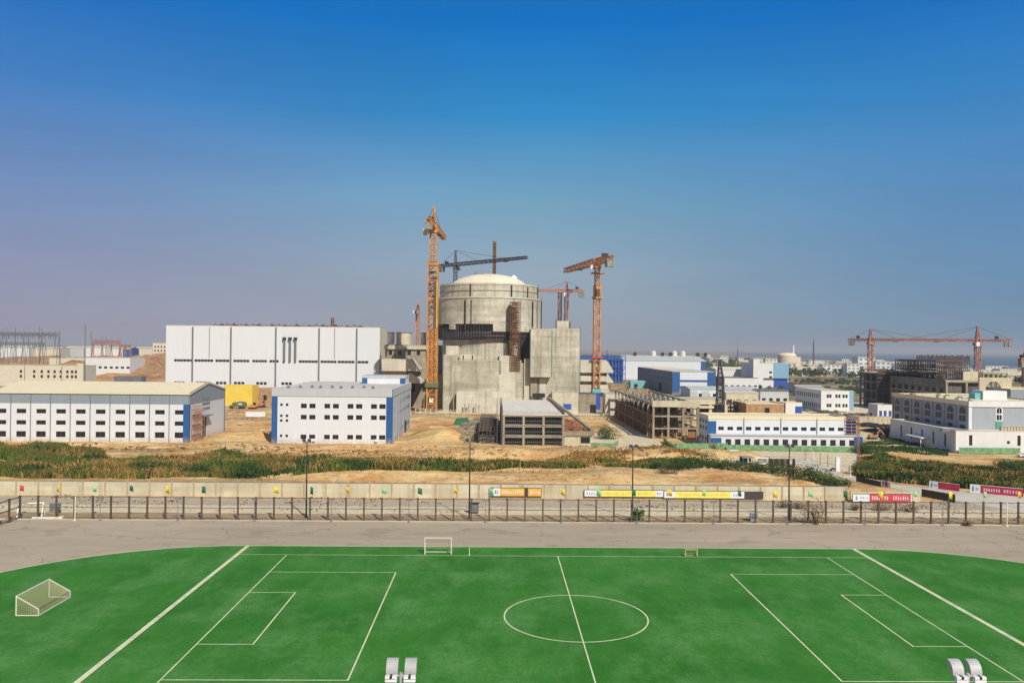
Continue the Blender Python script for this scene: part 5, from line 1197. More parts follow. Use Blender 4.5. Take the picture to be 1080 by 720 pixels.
# ================================================================== CRANES
def crane(label, px, Yq, zj, tip, mat, mw=2.2, cj=15, head=8, z0=0, jw=1.8, cw=.38, bw=.24, cwt='cw', thick=None, pend=True, hookat=.6, hooklen=None, wide=None, dz=0, cabside=1, pym=420, name='tower_crane', group='tower cranes on the site'):
    X = XA(px, Yq, pym); t = thing(name, label, 'crane', (X, Yq, z0), group); z = zj-z0
    m = MB()
    if thick:
        wt_, zt_ = thick; zt_ -= z0
        m.lattice((0,0,0),(0,0,zt_),wt_,wt_,int(zt_/wt_),cw*1.25,bw*1.2).build('lower_mast', mat, t); m = MB(); m.lattice((0,0,zt_),(0,0,z-2),mw,mw,max(3,int((z-zt_)/mw)),cw,bw).build('mast', mat, t)
        MB().box(-wt_*.62,-wt_*.62,zt_-2,wt_*.62,wt_*.62,zt_-.6).build('collar', mat, t)
    else: m.lattice((0,0,0),(0,0,z-2),mw,mw,max(3,int(z/mw)),cw,bw).build('mast', mat, t)
    MB().box(-mw*.9,-mw*.9,-.5,mw*.9,mw*.9,.8).build('base_block', 'cw', t)
    MB().box(-mw*.75,-mw*.75,z-2.2,mw*.75,mw*.75,z-.4).build('turntable', mat, t)
    d = Vector((tip[0]-X, tip[1]-Yq, 0)); Lj = d.length; d.normalize(); s = Vector((-d.y, d.x, 0))
    J = MB().lattice(Vector((0,0,z+jw/2))+d*mw*.5, Vector((0,0,z+jw/2+dz))+d*Lj, (wide or jw), jw*.7, int(Lj/(jw*1.1)), cw, bw); J.build('jib', mat, t)
    CJ = MB().lattice(Vector((0,0,z+jw/2))-d*mw*.5, Vector((0,0,z+jw/2))-d*cj, jw*.9, jw*.8, max(3,int(cj/jw)), cw, bw); CJ.build('counter_jib', mat, t)
    for k in range(2): c = -d*(cj-1.2-k*1.9); MB().bar(c-s*jw*.6+Vector((0,0,z-1.2)), c+s*jw*.6+Vector((0,0,z-1.2)), 1.5, 3.4).build('counterweight', cwt, t)
    c = -d*(cj*.55); MB().bar(c-s*jw*.5+Vector((0,0,z+jw+.8)), c+s*jw*.5+Vector((0,0,z+jw+.8)), 1.6).build('winch', 'black_metal', t)
    c = s*cabside*(mw*.75+.8)+d*.8; MB().box(c.x-.9,c.y-.9,z-2.6,c.x+.9,c.y+.9,z-.3).build('cab', 'ban_white', t)
    if head:
        hd_ = MB().lattice((0,0,z),(0,0,z+head),mw*.9,.5,max(3,int(head/2)),cw,bw); hd_.build('tower_head', mat, t)
        if pend:
            for f_, o_ in ((.33,1),(.7,1)): MB().bar((0,0,z+head-.3), Vector((0,0,z+jw+dz*f_))+d*Lj*f_, .16).build('pendant_line', 'crane_grey', t)
            MB().bar((0,0,z+head-.3), Vector((0,0,z+jw))-d*(cj-1.5), .16).build('pendant_line', 'crane_grey', t)
    c = d*Lj*hookat; MB().bar(c-d*1.4+Vector((0,0,z-.1+dz*hookat)), c+d*1.4+Vector((0,0,z-.1+dz*hookat)), jw*.8,.7).build('trolley', 'black_metal', t)
    if hooklen:
        for o_ in (-.35,.35): MB().bar(c+s*o_+Vector((0,0,z-.4)), c+s*o_+Vector((0,0,z-hooklen)), .1).build('hoist_rope', 'black_metal', t)
        MB().box(c.x-.6,c.y-.6,z-hooklen-1.6,c.x+.6,c.y+.6,z-hooklen).build('hook_block', 'black_metal', t)
    return t
def tippt(px, py, z):     # ground position under a jib end seen at (px, py) when the jib is level at height z
    p = XY(px, py, z); return (p.x, p.y)
# 1 tallest, left
Yc = 414; zj = ZA(457,241,Yc); tp = tippt(468.6,253.5,zj)
c1 = crane('tallest yellow tower crane left of the dome with its jib pointing away', 456.7, Yc, zj, tp, 'yellow_crane', 3.0, 19, 11, 0, 2.6, .55, .34, thick=(4.6, ZA(457,276,Yc)), hookat=.5, cabside=1, pym=300)
zz_ = [ZA(457,p,Yc) for p in (346,300)]
MB().box(.4,-2.6,zz_[0],2.0,-2.35,zz_[1]+1).build('ladder_cage', 'rust', c1); MB().box(2.0,-2.7,zz_[0],2.3,-2.4,zz_[1]+1).build('cable_rail', 'yellow', c1)
MB().lattice((0,-.4,ZA(457,403,Yc)),(0,-.4,ZA(457,347,Yc)),3.4,3.4,22,.55,.45).build('mast_infill', 'orange', c1); MB().box(-.9,-1.4,ZA(457,403,Yc),1.2,1.2,ZA(457,347,Yc)).build('lift_shaft', 'rust', c1)
MB().box(-3.2,-3.4,ZA(457,408,Yc),3.2,3,ZA(457,403.5,Yc)).build('base_collar', 'olive', c1)
MB().box(-2.2,-2.2,.8,2.2,2.2,ZA(457,408,Yc)).build('base_mast', 'rust', c1); MB().box(-1,-2.5,5.5,1,-2.3,7.6).build('sign_plate', 'ban_white', c1)
m = MB()
for z in range(int(ZA(457,276,Yc))-26, int(ZA(457,276,Yc))-2, 3): m.box(-2.0,-2.0,z,2.0,2.0,z+1.2)
m.build('climbing_cage', 'rust', c1)
MB().box(-3.6,-4,zj+1.5,-1.6,-2,zj+4.0).box(-4.6,-7,zj-4.2,-2.8,-5,zj-1).build('machinery', 'wall_panel', c1)
# 2 dark crane behind dome
zj = ZA(480,280.5,520); tp = tippt(556,273.2,zj)
crane('dark grey tower crane behind the dome with a long jib to the right', 480.3, 520, zj, tp, 'crane_grey', 2.2, 15.5, 10, 0, 1.9, .45, .3, hookat=.72, pym=290)
# 3 plain mast over the dome
X0 = XA(521.3,505,290); t = thing('lattice_mast', 'plain rusty orange lattice mast rising straight behind the dome top', 'mast', (X0,505,0)); zt_ = ZA(521,254.3,505)
MB().lattice((0,0,0),(0,0,zt_),1.7,1.7,52,.5,.34).build('mast', 'rust', t); MB().box(-.35,-.35,30,.35,.35,zt_-1).build('hoist_rail', 'orange', t)
# 4 right orange
zj = ZA(630,279,440); tp = tippt(596.3,288.2,zj)
c4 = crane('orange tower crane right of the reactor tower with a deep sloping jib to the left', 629.5, 440, zj, tp, 'orange', 2.5, 20, 4.5, 0, 3.2, .5, .34, pend=False, hookat=.52, hooklen=None, pym=350, thick=(3.2, ZA(629,301,440)))
MB().box(-1.9,-1.9,ZA(629,313,440),1.9,1.9,ZA(629,302,440)).build('climbing_cage', 'rust', c4)
MB().box(-2.6,-2.6,ZA(629,315,440),2.6,2.6,ZA(629,313,440)).build('platform', 'orange', c4); MB().box(-3.3,-2.2,zj-5,3.8,2.2,zj-4.3).build('platform', 'yellow_crane', c4)
MB().box(-2.3,-2.3,ZA(629,414,440),2.3,2.3,ZA(629,410,440)).build('collar', 'tealbox', c4); MB().box(-2.0,-2.0,.8,2.0,2.0,ZA(629,414,440)).build('base_cage', 'ban_blue', c4); MB().box(-2.8,-2.8,ZA(629,377.5,440),2.8,2.8,ZA(629,376,440)).build('tie_frame', 'ban_red', c4)
# 5 two-mast crane on the roof
zj = ZA(594,308.3,478); crane('rusty tower crane behind the reactor tower with its jib level and short', 597.3, 478, zj, (XA(567,478,308),478), 'faded_orange', 2.0, 11, 7, 0, 1.7, .42, .28, hookat=.2, pym=320)
X0 = XA(590.4,482,320); t = thing('lattice_mast', 'second rusty mast just left of the rusty crane on the reactor tower', 'mast', (X0,482,0)); MB().lattice((0,0,0),(0,0,ZA(590,309,482)),1.9,1.9,34,.42,.28).build('mast', 'faded_orange', t)
# 6 small far left of reactor
zj = ZA(440.6,327,620); crane('small faded crane seen end on between the turbine hall and the tallest crane', 440.6, 620, zj, tippt(440.0,330,zj), 'faded_orange', 2.4, 8, 6.5, 0, 1.8, .6, .4, hookat=.3, pym=340)
# 7 right red pair
zj = ZA(918,359.5,500); tp = tippt(1004,358.8,zj)
crane('red tower crane left of the unfinished building, counterweight to the left', 918, 500, zj, (XA(1004,470,359),470), 'pinkred', 2.4, 13.5, 7.5, 0, 1.5, .38, .26, hookat=.32, pym=390)
zj = ZA(1031,360.2,455); crane('red tower crane right of the unfinished building with its long jib to the left', 1031, 455, zj, (XA(930,470,359),470), 'pinkred', 2.4, 17, 8.5, 0, 1.5, .38, .26, hookat=.42, pym=380)
zj = ZA(1079,375,420); crane('red crane part cut off by the right edge of the picture', 1082, 420, zj-3, (XA(1120,430,370),430), 'pinkred', 2.2, 5, 7, 0, 1.9, .5, .34, hookat=.4, pym=380)
# dark tapering derrick
Yd = 372; t = thing('derrick', 'dark lattice derrick tapering to a point beside the open frame building', 'derrick', (XA(759.5,Yd,420),Yd,0)); z1_, z2_ = ZA(759,398,Yd), ZA(759,379.5,Yd)
MB().lattice((0,0,0),(0,0,z1_),3.2,2.6,14,.36,.24).build('lower_frame', 'black_metal', t); MB().lattice((0,0,z1_),(-.4,0,z2_),2.4,.6,8,.28,.2).build('upper_frame', 'black_metal', t)
MB().bar((-1.8,0,z2_),(1.0,0,z2_),.5).build('head_beam', 'black_metal', t); MB().box(-.6,-.6,3,.6,.6,z1_*.3).build('machinery', 'black_metal', t)

# ================================================================== FAR TOWN (right) AND WOODS
def house_proto(w, d, h, wall, roof, nx, ny, gable):
    b = (w,d,h)
    wm = MB(); holes = [(w*(i+.5)/nx-w/nx*.28, h*(j+.35)/ny, w*(i+.5)/nx+w/nx*.28, h*(j+.75)/ny) for i in range(nx) for j in range(ny)]
    wm.facade((0,0,0),(1,0,0),w,h,holes,.6); wm.facade((0,d,0),(0,-1,0),d,h,[],.3); wm.facade((w,0,0),(0,1,0),d,h,[],.3); wm.facade((w,d,0),(-1,0,0),w,h,[],.3)
    wins = []
    for a,b_,c,e in holes:
        g_ = MB().box(a,.3,b_,c,.55,e).mesh('window'); g_.materials.append(MAT['joint']); wins.append(g_)
    if gable: wm.tri((0,d,h),(0,0,h),(0,d/2,h+d*.22)); wm.tri((w,0,h),(w,d,h),(w,d/2,h+d*.22))
    r = MB()
    if gable:
        k = h+d*.22; r.prism([(-.5,h-.1),(d/2,k),(d+.5,h-.1),(d+.5,h+.3),(d/2,k+.5),(-.5,h+.3)],-.4,w+.4,'x')
    else: r.box(-.4,-.4,h,w+.4,d+.4,h+.8)
    a = wm.mesh('wall'); a.materials.append(MAT[wall]); b2 = r.mesh('roof'); b2.materials.append(MAT[roof]); return a, b2, wins
protos = [house_proto(34,14,13,'white_plain','wall_panel',6,3,False), house_proto(22,12,9,'cream','roof_dark',4,2,True), house_proto(48,18,8,'wall_panel','wall_panel',6,1,True), house_proto(16,14,18,'white_plain','roof_grey',3,4,False), house_proto(26,16,7,'pale_grey','brick',4,1,False), house_proto(60,22,11,'cream','teal_roof',8,2,False)]
def house(px, Yq, k, s=1, rz=0, lab=None):
    t = thing('far_house', lab or 'small pale house of the far town in the haze near the right horizon', 'house', (XA(px,Yq,380),Yq,0), 'houses of the far town', rz); a, b, ws = protos[k]; t.scale = (s,s,s*.9)
    for nm, me in (('wall',a),('roof',b))+(tuple(('window',w_) for w_ in ws) if Yq < 1500 else ()): o = bpy.data.objects.new(nm, me); C.objects.link(o); o.parent = t
rn = random.Random(77)
for i in range(150):
    px = rn.uniform(742, 1000) if i < 130 else rn.uniform(1035,1080); Yq = rn.choice((rn.uniform(1050,1500), rn.uniform(1300,2300)))
    if px > 940: Yq = rn.uniform(900,1330)
    if px < 795: Yq = rn.uniform(1500,2500)
    house(px, Yq, rn.choice((0,1,1,2,3,4,4,5)), rn.uniform(.7,1.25), rn.uniform(-.35,.35))
for i in range(22): house(rn.uniform(612,745), rn.uniform(1700,2600), rn.choice((0,1,2,4,5)), rn.uniform(.8,1.3), rn.uniform(-.3,.3))
for i in range(26): house(rn.uniform(0,175), rn.uniform(1400,2300), rn.choice((0,1,2,4,5)), rn.uniform(.8,1.4), rn.uniform(-.3,.3), 'small pale house of the far town near the left horizon')
for px, Yq, k, s, lab in ((847,1150,5,.6,'pale two storey far building right of the small domed plant'),(868,1200,0,1.1,'long white far building below the dark radio mast'),(905,1180,3,1.5,'tall white far building standing alone near the sea'),(933,900,0,.75,'white far block just left of the unfinished building'),(918,960,0,.8,'white far block behind the mast of the left red crane')):
    house(px, Yq, k, s, 0, lab)
# small domed plant with chimney
Y = 1300.; X0 = XA(830,Y,380); t = thing('far_reactor', 'small pale round domed building with a slim stack in the hazy distance', 'building', (X0,Y,0)); r = 9.5*Y/FOC
z1_ = ZA(830,374.5,Y); z2_ = ZA(830,371.8,Y)
MB().cyl(0,0,r,r,0,z1_,40).build('drum', 'cream', t)
m = MB()
for i in range(7):
    for j in range(40): t0=i/6*math.pi/2; m.v.append((r*math.cos(t0)*math.cos(math.tau*j/40), r*math.cos(t0)*math.sin(math.tau*j/40), z1_+(z2_-z1_)*math.sin(t0)))
for i in range(6):
    for j in range(40): k=(j+1)%40; m.f.append((i*40+j,i*40+k,(i+1)*40+k,(i+1)*40+j))
m.build('dome', 'dome', t, True); MB().cyl(r*.62,-3,2.0,1.4,0,ZA(835,364,Y),16).build('stack', 'white_plain', t); MB().box(r*.5,-6,0,r*1.4,10,z1_*.9).build('side_building', 'cream', t)
for px, pt, Yq, lab in ((858,354,1400,'tall dark radio mast on the far right horizon'),(778,362,1800,'faint thin mast above the far town')):
    X0 = XA(px,Yq,370); t = thing('radio_mast', lab, 'mast', (X0,Yq,0)); MB().lattice((0,0,0),(0,0,ZA(px,pt+6,Yq)),2.4,1.0,26,.35,.22).bar((0,0,ZA(px,pt+7,Yq)),(0,0,ZA(px,pt,Yq)),.4).build('mast', 'crane_grey', t)

def wood(name, label, area, n, hmin, hmax, s, mat, seed, stuff_=True):
    rn = random.Random(seed); m = MB(); (px0,px1,Y0,Y1) = area
    for i in range(n):
        Yq = rn.uniform(Y0,Y1); X = XA(rn.uniform(px0,px1),Yq,385); h = rn.uniform(hmin,hmax); rr = h*.55
        if noise.noise(Vector((X*.012,Yq*.006,seed))) < -.12: continue
        for k in range(34):
            th, ph = rn.uniform(0,math.tau), math.acos(rn.uniform(-1,1)); q = rr*rn.random()**.35
            c = Vector((X+q*math.sin(ph)*math.cos(th), Yq+q*math.sin(ph)*math.sin(th), h*.55+h*.45*math.cos(ph)*q/rr))
            d1 = Vector((rn.gauss(0,1),rn.gauss(0,1),rn.gauss(0,1))).normalized()*s*rn.uniform(.6,1.3); d2 = d1.orthogonal().normalized()*s*rn.uniform(.5,1)
            m.quad(c-d1-d2,c+d1-d2,c+d1+d2,c-d1+d2)
    return stuff(m.build(name, mat), label, 'trees')
wood('far_wood', 'dark belt of far trees on the left horizon below the white sheds', (-8,180,960,1100), 260, 7, 13, 1.5, 'leaffar', 3)
wood('far_wood', 'dark scattered trees of the far town on the right', (742,1000,1000,1500), 420, 6, 13, 1.6, 'leaffar', 4)
wood('far_wood', 'sparse far trees along the right shore behind the unfinished building', (1030,1080,850,1200), 70, 6, 11, 1.5, 'leaffar', 5)
wood('far_wood', 'low hazy trees far behind the halls right of the reactor', (600,800,1500,2300), 260, 8, 15, 2.4, 'leaffar', 6)
wood('scrub_belt', 'low dark scrub between the small office and the far town', (800,930,620,900), 300, 1.5, 4, .8, 'leaffar', 8)
wood('scrub_belt', 'low scrub on the site left of the red earth bank', (0,140,720,900), 150, 2, 5, 1.0, 'leaffar', 9)

# ================================================================== VEGETATION IN THE MIDDLE GROUND
def inpoly(x, y, P):
    c = False; j = len(P)-1
    for i in range(len(P)):
        if (P[i].y > y) != (P[j].y > y) and x < (P[j].x-P[i].x)*(y-P[i].y)/(P[j].y-P[i].y)+P[i].x: c = not c
        j = i
    return c
def reeds(name, label, pix, n, h0, h1, w, mat, seed, thr=-.1, fr=.05):
    P = [XY(*p) for p in pix]; rn = random.Random(seed); m = MB(); x0, x1 = min(p.x for p in P), max(p.x for p in P); y0, y1 = min(p.y for p in P), max(p.y for p in P); c = 0; tries = 0
    while c < n and tries < n*12:
        tries += 1; x, y = rn.uniform(x0,x1), rn.uniform(y0,y1)
        if not inpoly(x,y,P) or noise.fractal(Vector((x*fr,y*fr*2.2,seed)),.8,2,3)+rn.uniform(-.12,.12) < thr: continue
        c += 1; z = hgt(x,y) if x < 84 and y < 436 else 0; k = .75+.6*noise.noise(Vector((x*.09,y*.15,seed+4)))
        h = rn.uniform(h0,h1)*max(.35,k); a = rn.uniform(0,math.pi); l = Vector((rn.gauss(0,.22)*h,rn.gauss(0,.22)*h,0)); u = Vector((math.cos(a),math.sin(a),0))*w*rn.uniform(.6,1.4)
        b = Vector((x,y,z-.1)); mid = b+Vector((0,0,h*.62))+l*.35
        m.v += [tuple(b-u*.6),tuple(b+u*.6),tuple(mid+u),tuple(b+Vector((0,0,h))+l),tuple(mid-u)]; q = len(m.v)-5; m.f.append((q,q+1,q+2,q+3,q+4))
    return stuff(m.build(name, mat), label, 'plants')
left = [(-8,505),(-8,478),(90,477),(120,490),(190,487),(235,479),(300,485),(380,486),(470,490),(545,493),(560,497),(500,501),(440,504),(330,505),(200,506)]
reeds('reed_bed', 'broad bed of green reeds behind the left part of the yard wall', left, 26000, .9, 2.8, .22, 'reed', 1, -.14)
reeds('dry_reeds', 'dry brown reeds mixed into the left reed bed', left, 13000, 1.2, 2.9, .18, 'dryreed', 2, .02, .028)
reeds('dark_reeds', 'darker low green growth inside the left reed bed', left, 12000, .8, 2.4, .25, 'leafdark', 3, -.04)
up_ = [(-8,478),(-8,470),(60,471),(105,478),(110,483),(60,480)]
reeds('reed_bed', 'small green patch in front of the long warehouse', up_, 3500, .8, 2.0, .22, 'reed', 4, -.2)
thin = [(540,493),(560,490),(650,487),(720,488),(760,492),(760,498),(700,498),(640,497),(560,498)]
reeds('reed_bed', 'thin line of grass under the clay scarp in the middle', thin, 7000, .6, 1.7, .2, 'reed', 5, -.05)
reeds('dry_reeds', 'dry grass line under the clay scarp in the middle', [(560,488),(700,481),(745,487),(720,493),(600,493)], 4000, .5, 1.4, .18, 'dryreed', 6, .0)
right = [(903,502),(905,486),(930,481),(962,489),(1000,493),(1045,495),(1060,490),(1130,488),(1130,526),(1080,520),(985,512.5),(940,508)]
reeds('reed_bed', 'wide bed of green reeds beside the bending road on the right', right, 15000, .8, 2.6, .24, 'reed', 7, -.16)
reeds('dark_reeds', 'dark green growth in the right reed bed', right, 13000, .8, 2.3, .28, 'leafdark', 8, -.02)
reeds('dry_reeds', 'dry brown grass in the right reed bed', right, 9000, .8, 2.3, .2, 'dryreed', 9, .02, .03)
reeds('weeds', 'sparse dry weeds on the clay yard', [(-8,476),(200,470),(420,474),(640,475),(740,484),(560,512),(300,505),(440,490)], 3500, .25,.7,.2,'dryreed',10,.1,.03)
reeds('weeds', 'sparse weeds along the gravel strip behind the track fence', [(0,538),(0,520),(1080,534),(1080,551),(500,541)], 900, .2,.6,.15,'drysh',11,.16,.04)
reeds('scrub_grass', 'green grass strip beside the dirt track at right', [(905,470),(930,462),(1000,470),(1000,482),(940,476),(905,480)], 4000, .4,1.2,.22,'leafdark',12,-.1)

def bush(px, py, w, h, label, mat='leafdark', group='dark bushes behind the yard wall', name='bush', n=900, s=.26, d=None):
    q = XY(px, py); rn = random.Random(int(px*7+py)); z0 = hgt(q.x,q.y) if q.x < 84 else 0
    t = thing(name, label, 'bush', (q.x,q.y,z0-.1), group); d = d or w*.6; m = MB(); st = MB(); lobes = []
    for i in range(7+int(w)): a = rn.uniform(0,math.tau); r_ = rn.random()**.6; lobes.append((Vector((math.cos(a)*w/2*r_*.8, math.sin(a)*d/2*r_*.8, h*(.35+.35*rn.random()*(1-r_*.6)))), rn.uniform(.22,.42)*min(w,h*1.6)))
    for c, r_ in lobes: st.bar((c.x*.2,c.y*.2,0), c, .09)
    for i in range(n):
        c, r_ = rn.choice(lobes); v = Vector((rn.gauss(0,1),rn.gauss(0,1),rn.gauss(0,.85))).normalized()*r_*rn.random()**.3; p = c+v
        if p.z < .05: p.z = abs(p.z)+.05
        a = Vector((rn.gauss(0,1),rn.gauss(0,1),rn.gauss(0,1))).normalized()*s*rn.uniform(.5,1.2); b = a.orthogonal().normalized()*s*rn.uniform(.3,.7)
        m.quad(p-a,p-b,p+a,p+b)
    st.build('stem', 'bark', t); m.build('foliage', mat, t); return t
for px, py, w, h, lab in ((262,505,13,4.2,'largest dark bush in the left reed bed under the office block corner'),(205,503,8,3.2,'mid green bush below the warehouse gable'),(150,500,7,2.8,'low round bush left of the warehouse gable'),(382,504,8,2.6,'dark bush in the reeds below the office block right end'),
    (545,495,6,2,'small dark bush in the grass line under the concrete frame'),(694,497.5,5,2.2,'small bush just left of the shrub mass by the kiosk'),(716,500,10,3.6,'leftmost of the big dark shrubs below the concrete apron'),(736,498,12,4.4,'big dark shrub left of the kiosk'),
    (765,501,10,2.8,'brownish green shrub in front of the kiosk'),(790,504,10,2.8,'dark shrub below the white framed screen'),(815,506,11,3,'dark shrub below the carport'),(838,508.5,12,3.4,'dense dark shrub right of the fourth floodlight pole'),
    (858,512,11,3.4,'dark shrub in the middle of the slope toward the road'),(874,514,9,2.8,'dark shrub at the road bend'),(886,513,6,2,'small last shrub of the row at the road'),(912,500,9,3.4,'dark bush where road and right reed bed meet'),(1070,497,16,3.6,'dark bush mass at the right edge below the annex'),
    (640,463,9,5.2,'round green tree like bush right of the beige annex'),(706,476,5,3,'dark bush at the corner of the green mesh fence'),(688,478,3,2,'small bush on the sandy path'),(915,478,10,4,'dark hedge left of the right reed bed')):
    bush(px, py, w, h, lab, n=int(260+w*h*26))
for px, py, w, h, lab in ((753,482,6,2.6,'brown dry shrub at the foot of the factory corner'),(703,506,8,1.7,'dry brown shrub on the sandy slope'),(861,552.5,7,5.6,'tall dry shrub growing through the fence left of the red banner'),(843,536,4,1.8,'low dry shrub behind the fence, left of the tall dry one'),(826,535,4,1.8,'dry shrub behind the fence by the fourth floodlight pole'),
    (902,538,3.4,1.7,'round dry shrub below the red banner left end'),(930,538,5.5,2.4,'wide dry shrub below the middle of the red banner'),(960,539,5,2,'dry shrub below the right end of the red banner'),(1020,554,2,1.2,'tiny shrub at the fence foot at the right')):
    bush(px, py, w, h, lab, 'drysh', 'dry shrubs', 'dry_shrub', int(150+w*h*18), .17)
bush(674,549.5,3.2,3.2,'spiky green plant at the fence foot by the third floodlight pole','leaf',None,'yucca',260,.3)
# rubble and stuff lying in the pit
rn = random.Random(5); rb = MB()
for i in range(420):
    q = XY(rn.uniform(486,524), rn.uniform(446,467)); s = rn.uniform(.2,1.3); z = hgt(q.x,q.y)+.2+rn.random()*.8; rb.bar((q.x-s,q.y,z),(q.x+s,q.y+rn.uniform(-1,1),z+rn.uniform(-.4,.6)),rn.uniform(.1,.5))
stuff(rb.build('debris_heap', 'concrete_raw'), 'grey debris heap between the clay mounds and the concrete frame', 'rubble')
rb = MB()
for i in range(200):
    q = XY(rn.uniform(500,524), rn.uniform(444,456)); s = rn.uniform(.3,1.1); z = hgt(q.x,q.y)+.2+rn.random()*.6; rb.bar((q.x-s,q.y,z),(q.x+s,q.y+rn.uniform(-1,1),z+rn.uniform(-.3,.5)),rn.uniform(.15,.6))
stuff(rb.build('brick_heap', 'redbrick'), 'reddish brick rubble beside the grey debris', 'rubble')
rb = MB()
for i in range(1500):
    px = rn.uniform(0,890); py = rn.uniform(472,520); q = XY(px,py)
    if q.y < 186 or q.x > 82: continue
    if noise.noise(Vector((q.x*.04,q.y*.08,9))) < .05: continue
    s = rn.uniform(.1,.42); z = hgt(q.x,q.y); rb.bar((q.x-s,q.y,z),(q.x+s,q.y+rn.uniform(-.3,.3),z+rn.uniform(0,.3)),s*1.3)
stuff(rb.build('stones', 'tan_dirt'), 'scattered clods and stones over the clay yard', 'stones')
q = XY(488,450); t = thing('green_tarpaulin', 'dark green tarpaulin tent over a stack on the clay yard', 'tarpaulin', (q.x,q.y,0))
MB().prism([(-4,.4),(-3,3.2),(2,3.6),(3,.4)],0,4).build('cover', 'flag_dkgreen', t); MB().prism([(3.05,.2),(3.4,2.6),(8,2.2),(9,.2)],.5,4).build('side_cover', 'seagreen', t)
# low site fence in front of the reactor
def railfence(label, pts, h, mat='wall_panel'):
    a = Vector(pts[0]); t = thing('site_fence', label, 'fence', (a.x,a.y,0), 'site fences before the reactor'); n = 0
    for p, q in zip(pts[:-1], pts[1:]):
        p = Vector(p)-a; q = Vector(q)-a; Ln = (q-p).length; k = max(1,round(Ln/2.6))
        m = MB()
        for z in (.5,h*.55,h): m.bar((p.x,p.y,z),(q.x,q.y,z),.14)
        m.build('rail', mat, t); m = MB()
        for i in range(k*6): u = p.lerp(q,i/(k*6)); m.bar((u.x,u.y,.2),(u.x,u.y,h),.05)
        m.build('bars', mat, t)
        for i in range(k+1):
            if n < 95: u = p.lerp(q,i/k); MB().box(u.x-.15,u.y-.15,0,u.x+.15,u.y+.15,h+.3).build('post', mat, t); n += 1
railfence('pale site fence along the foot of the reactor building', [XY(438,436.5),XY(530,438.5)], 2.4)
railfence('second pale site fence, nearer, before the reactor foot', [XY(432,440.5),XY(528,441)], 2.0, 'concrete_raw')
railfence('pale site fence right of the concrete frame', [XY(612,442),XY(660,443)], 2.8)
poly('reactor_apron', [(XA(436,400,430),402),(XA(660,405,430),402),(XA(660,423,430),424),(XA(445,424,430),424)], .5, 'pale_dirt').location.z = 0
# slim light poles in the works area
for px, pb, pt, lab in ((447,438,412,'slim lamp pole at the left foot of the reactor'),(512,437,414,'slim lamp pole in front of the foot annex'),(561,436,418,'slim lamp pole near the reactor gate'),(420,463,452,'short post beside the office block')):
    q = XY(px,pb); t = thing('lamp_pole', lab, 'lamp pole', (q.x,q.y,0), 'slim lamp poles before the reactor'); h = ZA(px,pt,q.y); MB().cyl(0,0,.16,.1,0,h,8).build('pole', 'galv', t); MB().box(-.1,-1,h,.1,.2,h+.15).build('lamp', 'galv', t)

# scattered building materials
def clutter(name, label, pix, n, s0, s1, mat, seed):
    P = [XY(*p) for p in pix]; rn = random.Random(seed); m = MB(); x0, x1 = min(p.x for p in P), max(p.x for p in P); y0, y1 = min(p.y for p in P), max(p.y for p in P); c = 0; t = 0
    while c < n and t < n*20:
        t += 1; x, y = rn.uniform(x0,x1), rn.uniform(y0,y1)
        if not inpoly(x,y,P) or noise.noise(Vector((x*.05,y*.05,seed))) < -.05: continue
        c += 1; a = rn.uniform(0,math.pi); l = rn.uniform(s0,s1); h = rn.uniform(.2,.5)*l; z = (hgt(x,y) if x < 84 and y < 436 else 0)
        m.bar((x-l*math.cos(a),y-l*math.sin(a),z+h/2),(x+l*math.cos(a),y+l*math.sin(a),z+h/2),l*rn.uniform(.2,.9),h)
    stuff(m.build(name, mat), label, 'materials')
clutter('building_materials', 'scattered timber and steel stacks in the works yard behind the two storey factory', [(735,426),(850,426),(850,440),(735,438)], 260, .6, 2.4, 'rust', 51)
clutter('building_materials', 'dark scattered stacks between the small office and the pale site wall', [(845,432),(870,434),(930,436),(930,446),(905,446),(860,441)], 240, .6, 2.4, 'concrete_dark', 52)
clutter('building_materials', 'dark machine parts and stacks in front of the pale site wall', [(905,446),(945,448),(940,458),(912,456)], 120, .5, 1.8, 'black_metal', 53)
clutter('building_materials', 'pale rubble and stacks on the reactor apron', [(436,432),(531,433),(531,439),(436,437)], 240, .3, 1.3, 'concrete_raw', 54)
clutter('building_materials', 'pale rubble behind the white box building right of the orange crane', [(640,405),(690,405),(685,416),(655,420)], 260, .8, 3.2, 'tan_dirt', 55)
clutter('building_materials', 'timber scraps strewn on the yard between warehouse and office block', [(236,432),(286,434),(286,458),(240,450)], 130, .3, 1.4, 'brick', 56)
clutter('building_materials', 'low dark clutter in the far yards right of the tower block', [(806,404),(845,404),(845,414),(806,414)], 220, 1, 4, 'roof_dark', 57)
clutter('building_materials', 'rusty scraps over the clay yard below the office block', [(0,469),(430,471),(430,482),(0,474)], 260, .2, .8, 'rust', 58)
clutter('building_materials', 'rubble along the clay scarp in front of the concrete frame', [(430,473),(745,476),(745,486),(430,484)], 420, .2, .9, 'brick', 59)
# ================================================================== HAZE, SKY, SUN
hz = MB().box(-31000,-400,-1.2,31000,31000,112).build('haze', MAT['dark']); hz['kind'] = 'stuff'; hz['label'] = 'thin pale haze over the whole site'; hz['category'] = 'haze'
hm = bpy.data.materials.new('haze_air'); hm.use_nodes = True; nt = hm.node_tree; nt.nodes.clear()
out = nt.nodes.new('ShaderNodeOutputMaterial'); pv = nt.nodes.new('ShaderNodeVolumePrincipled'); pv.inputs['Density'].default_value = .00012; pv.inputs['Color'].default_value = (.74,.77,.85,1); pv.inputs['Anisotropy'].default_value = 0
nt.links.new(pv.outputs[0], out.inputs['Volume']); hz.data.materials[0] = hm
hz.display_type = 'WIRE'

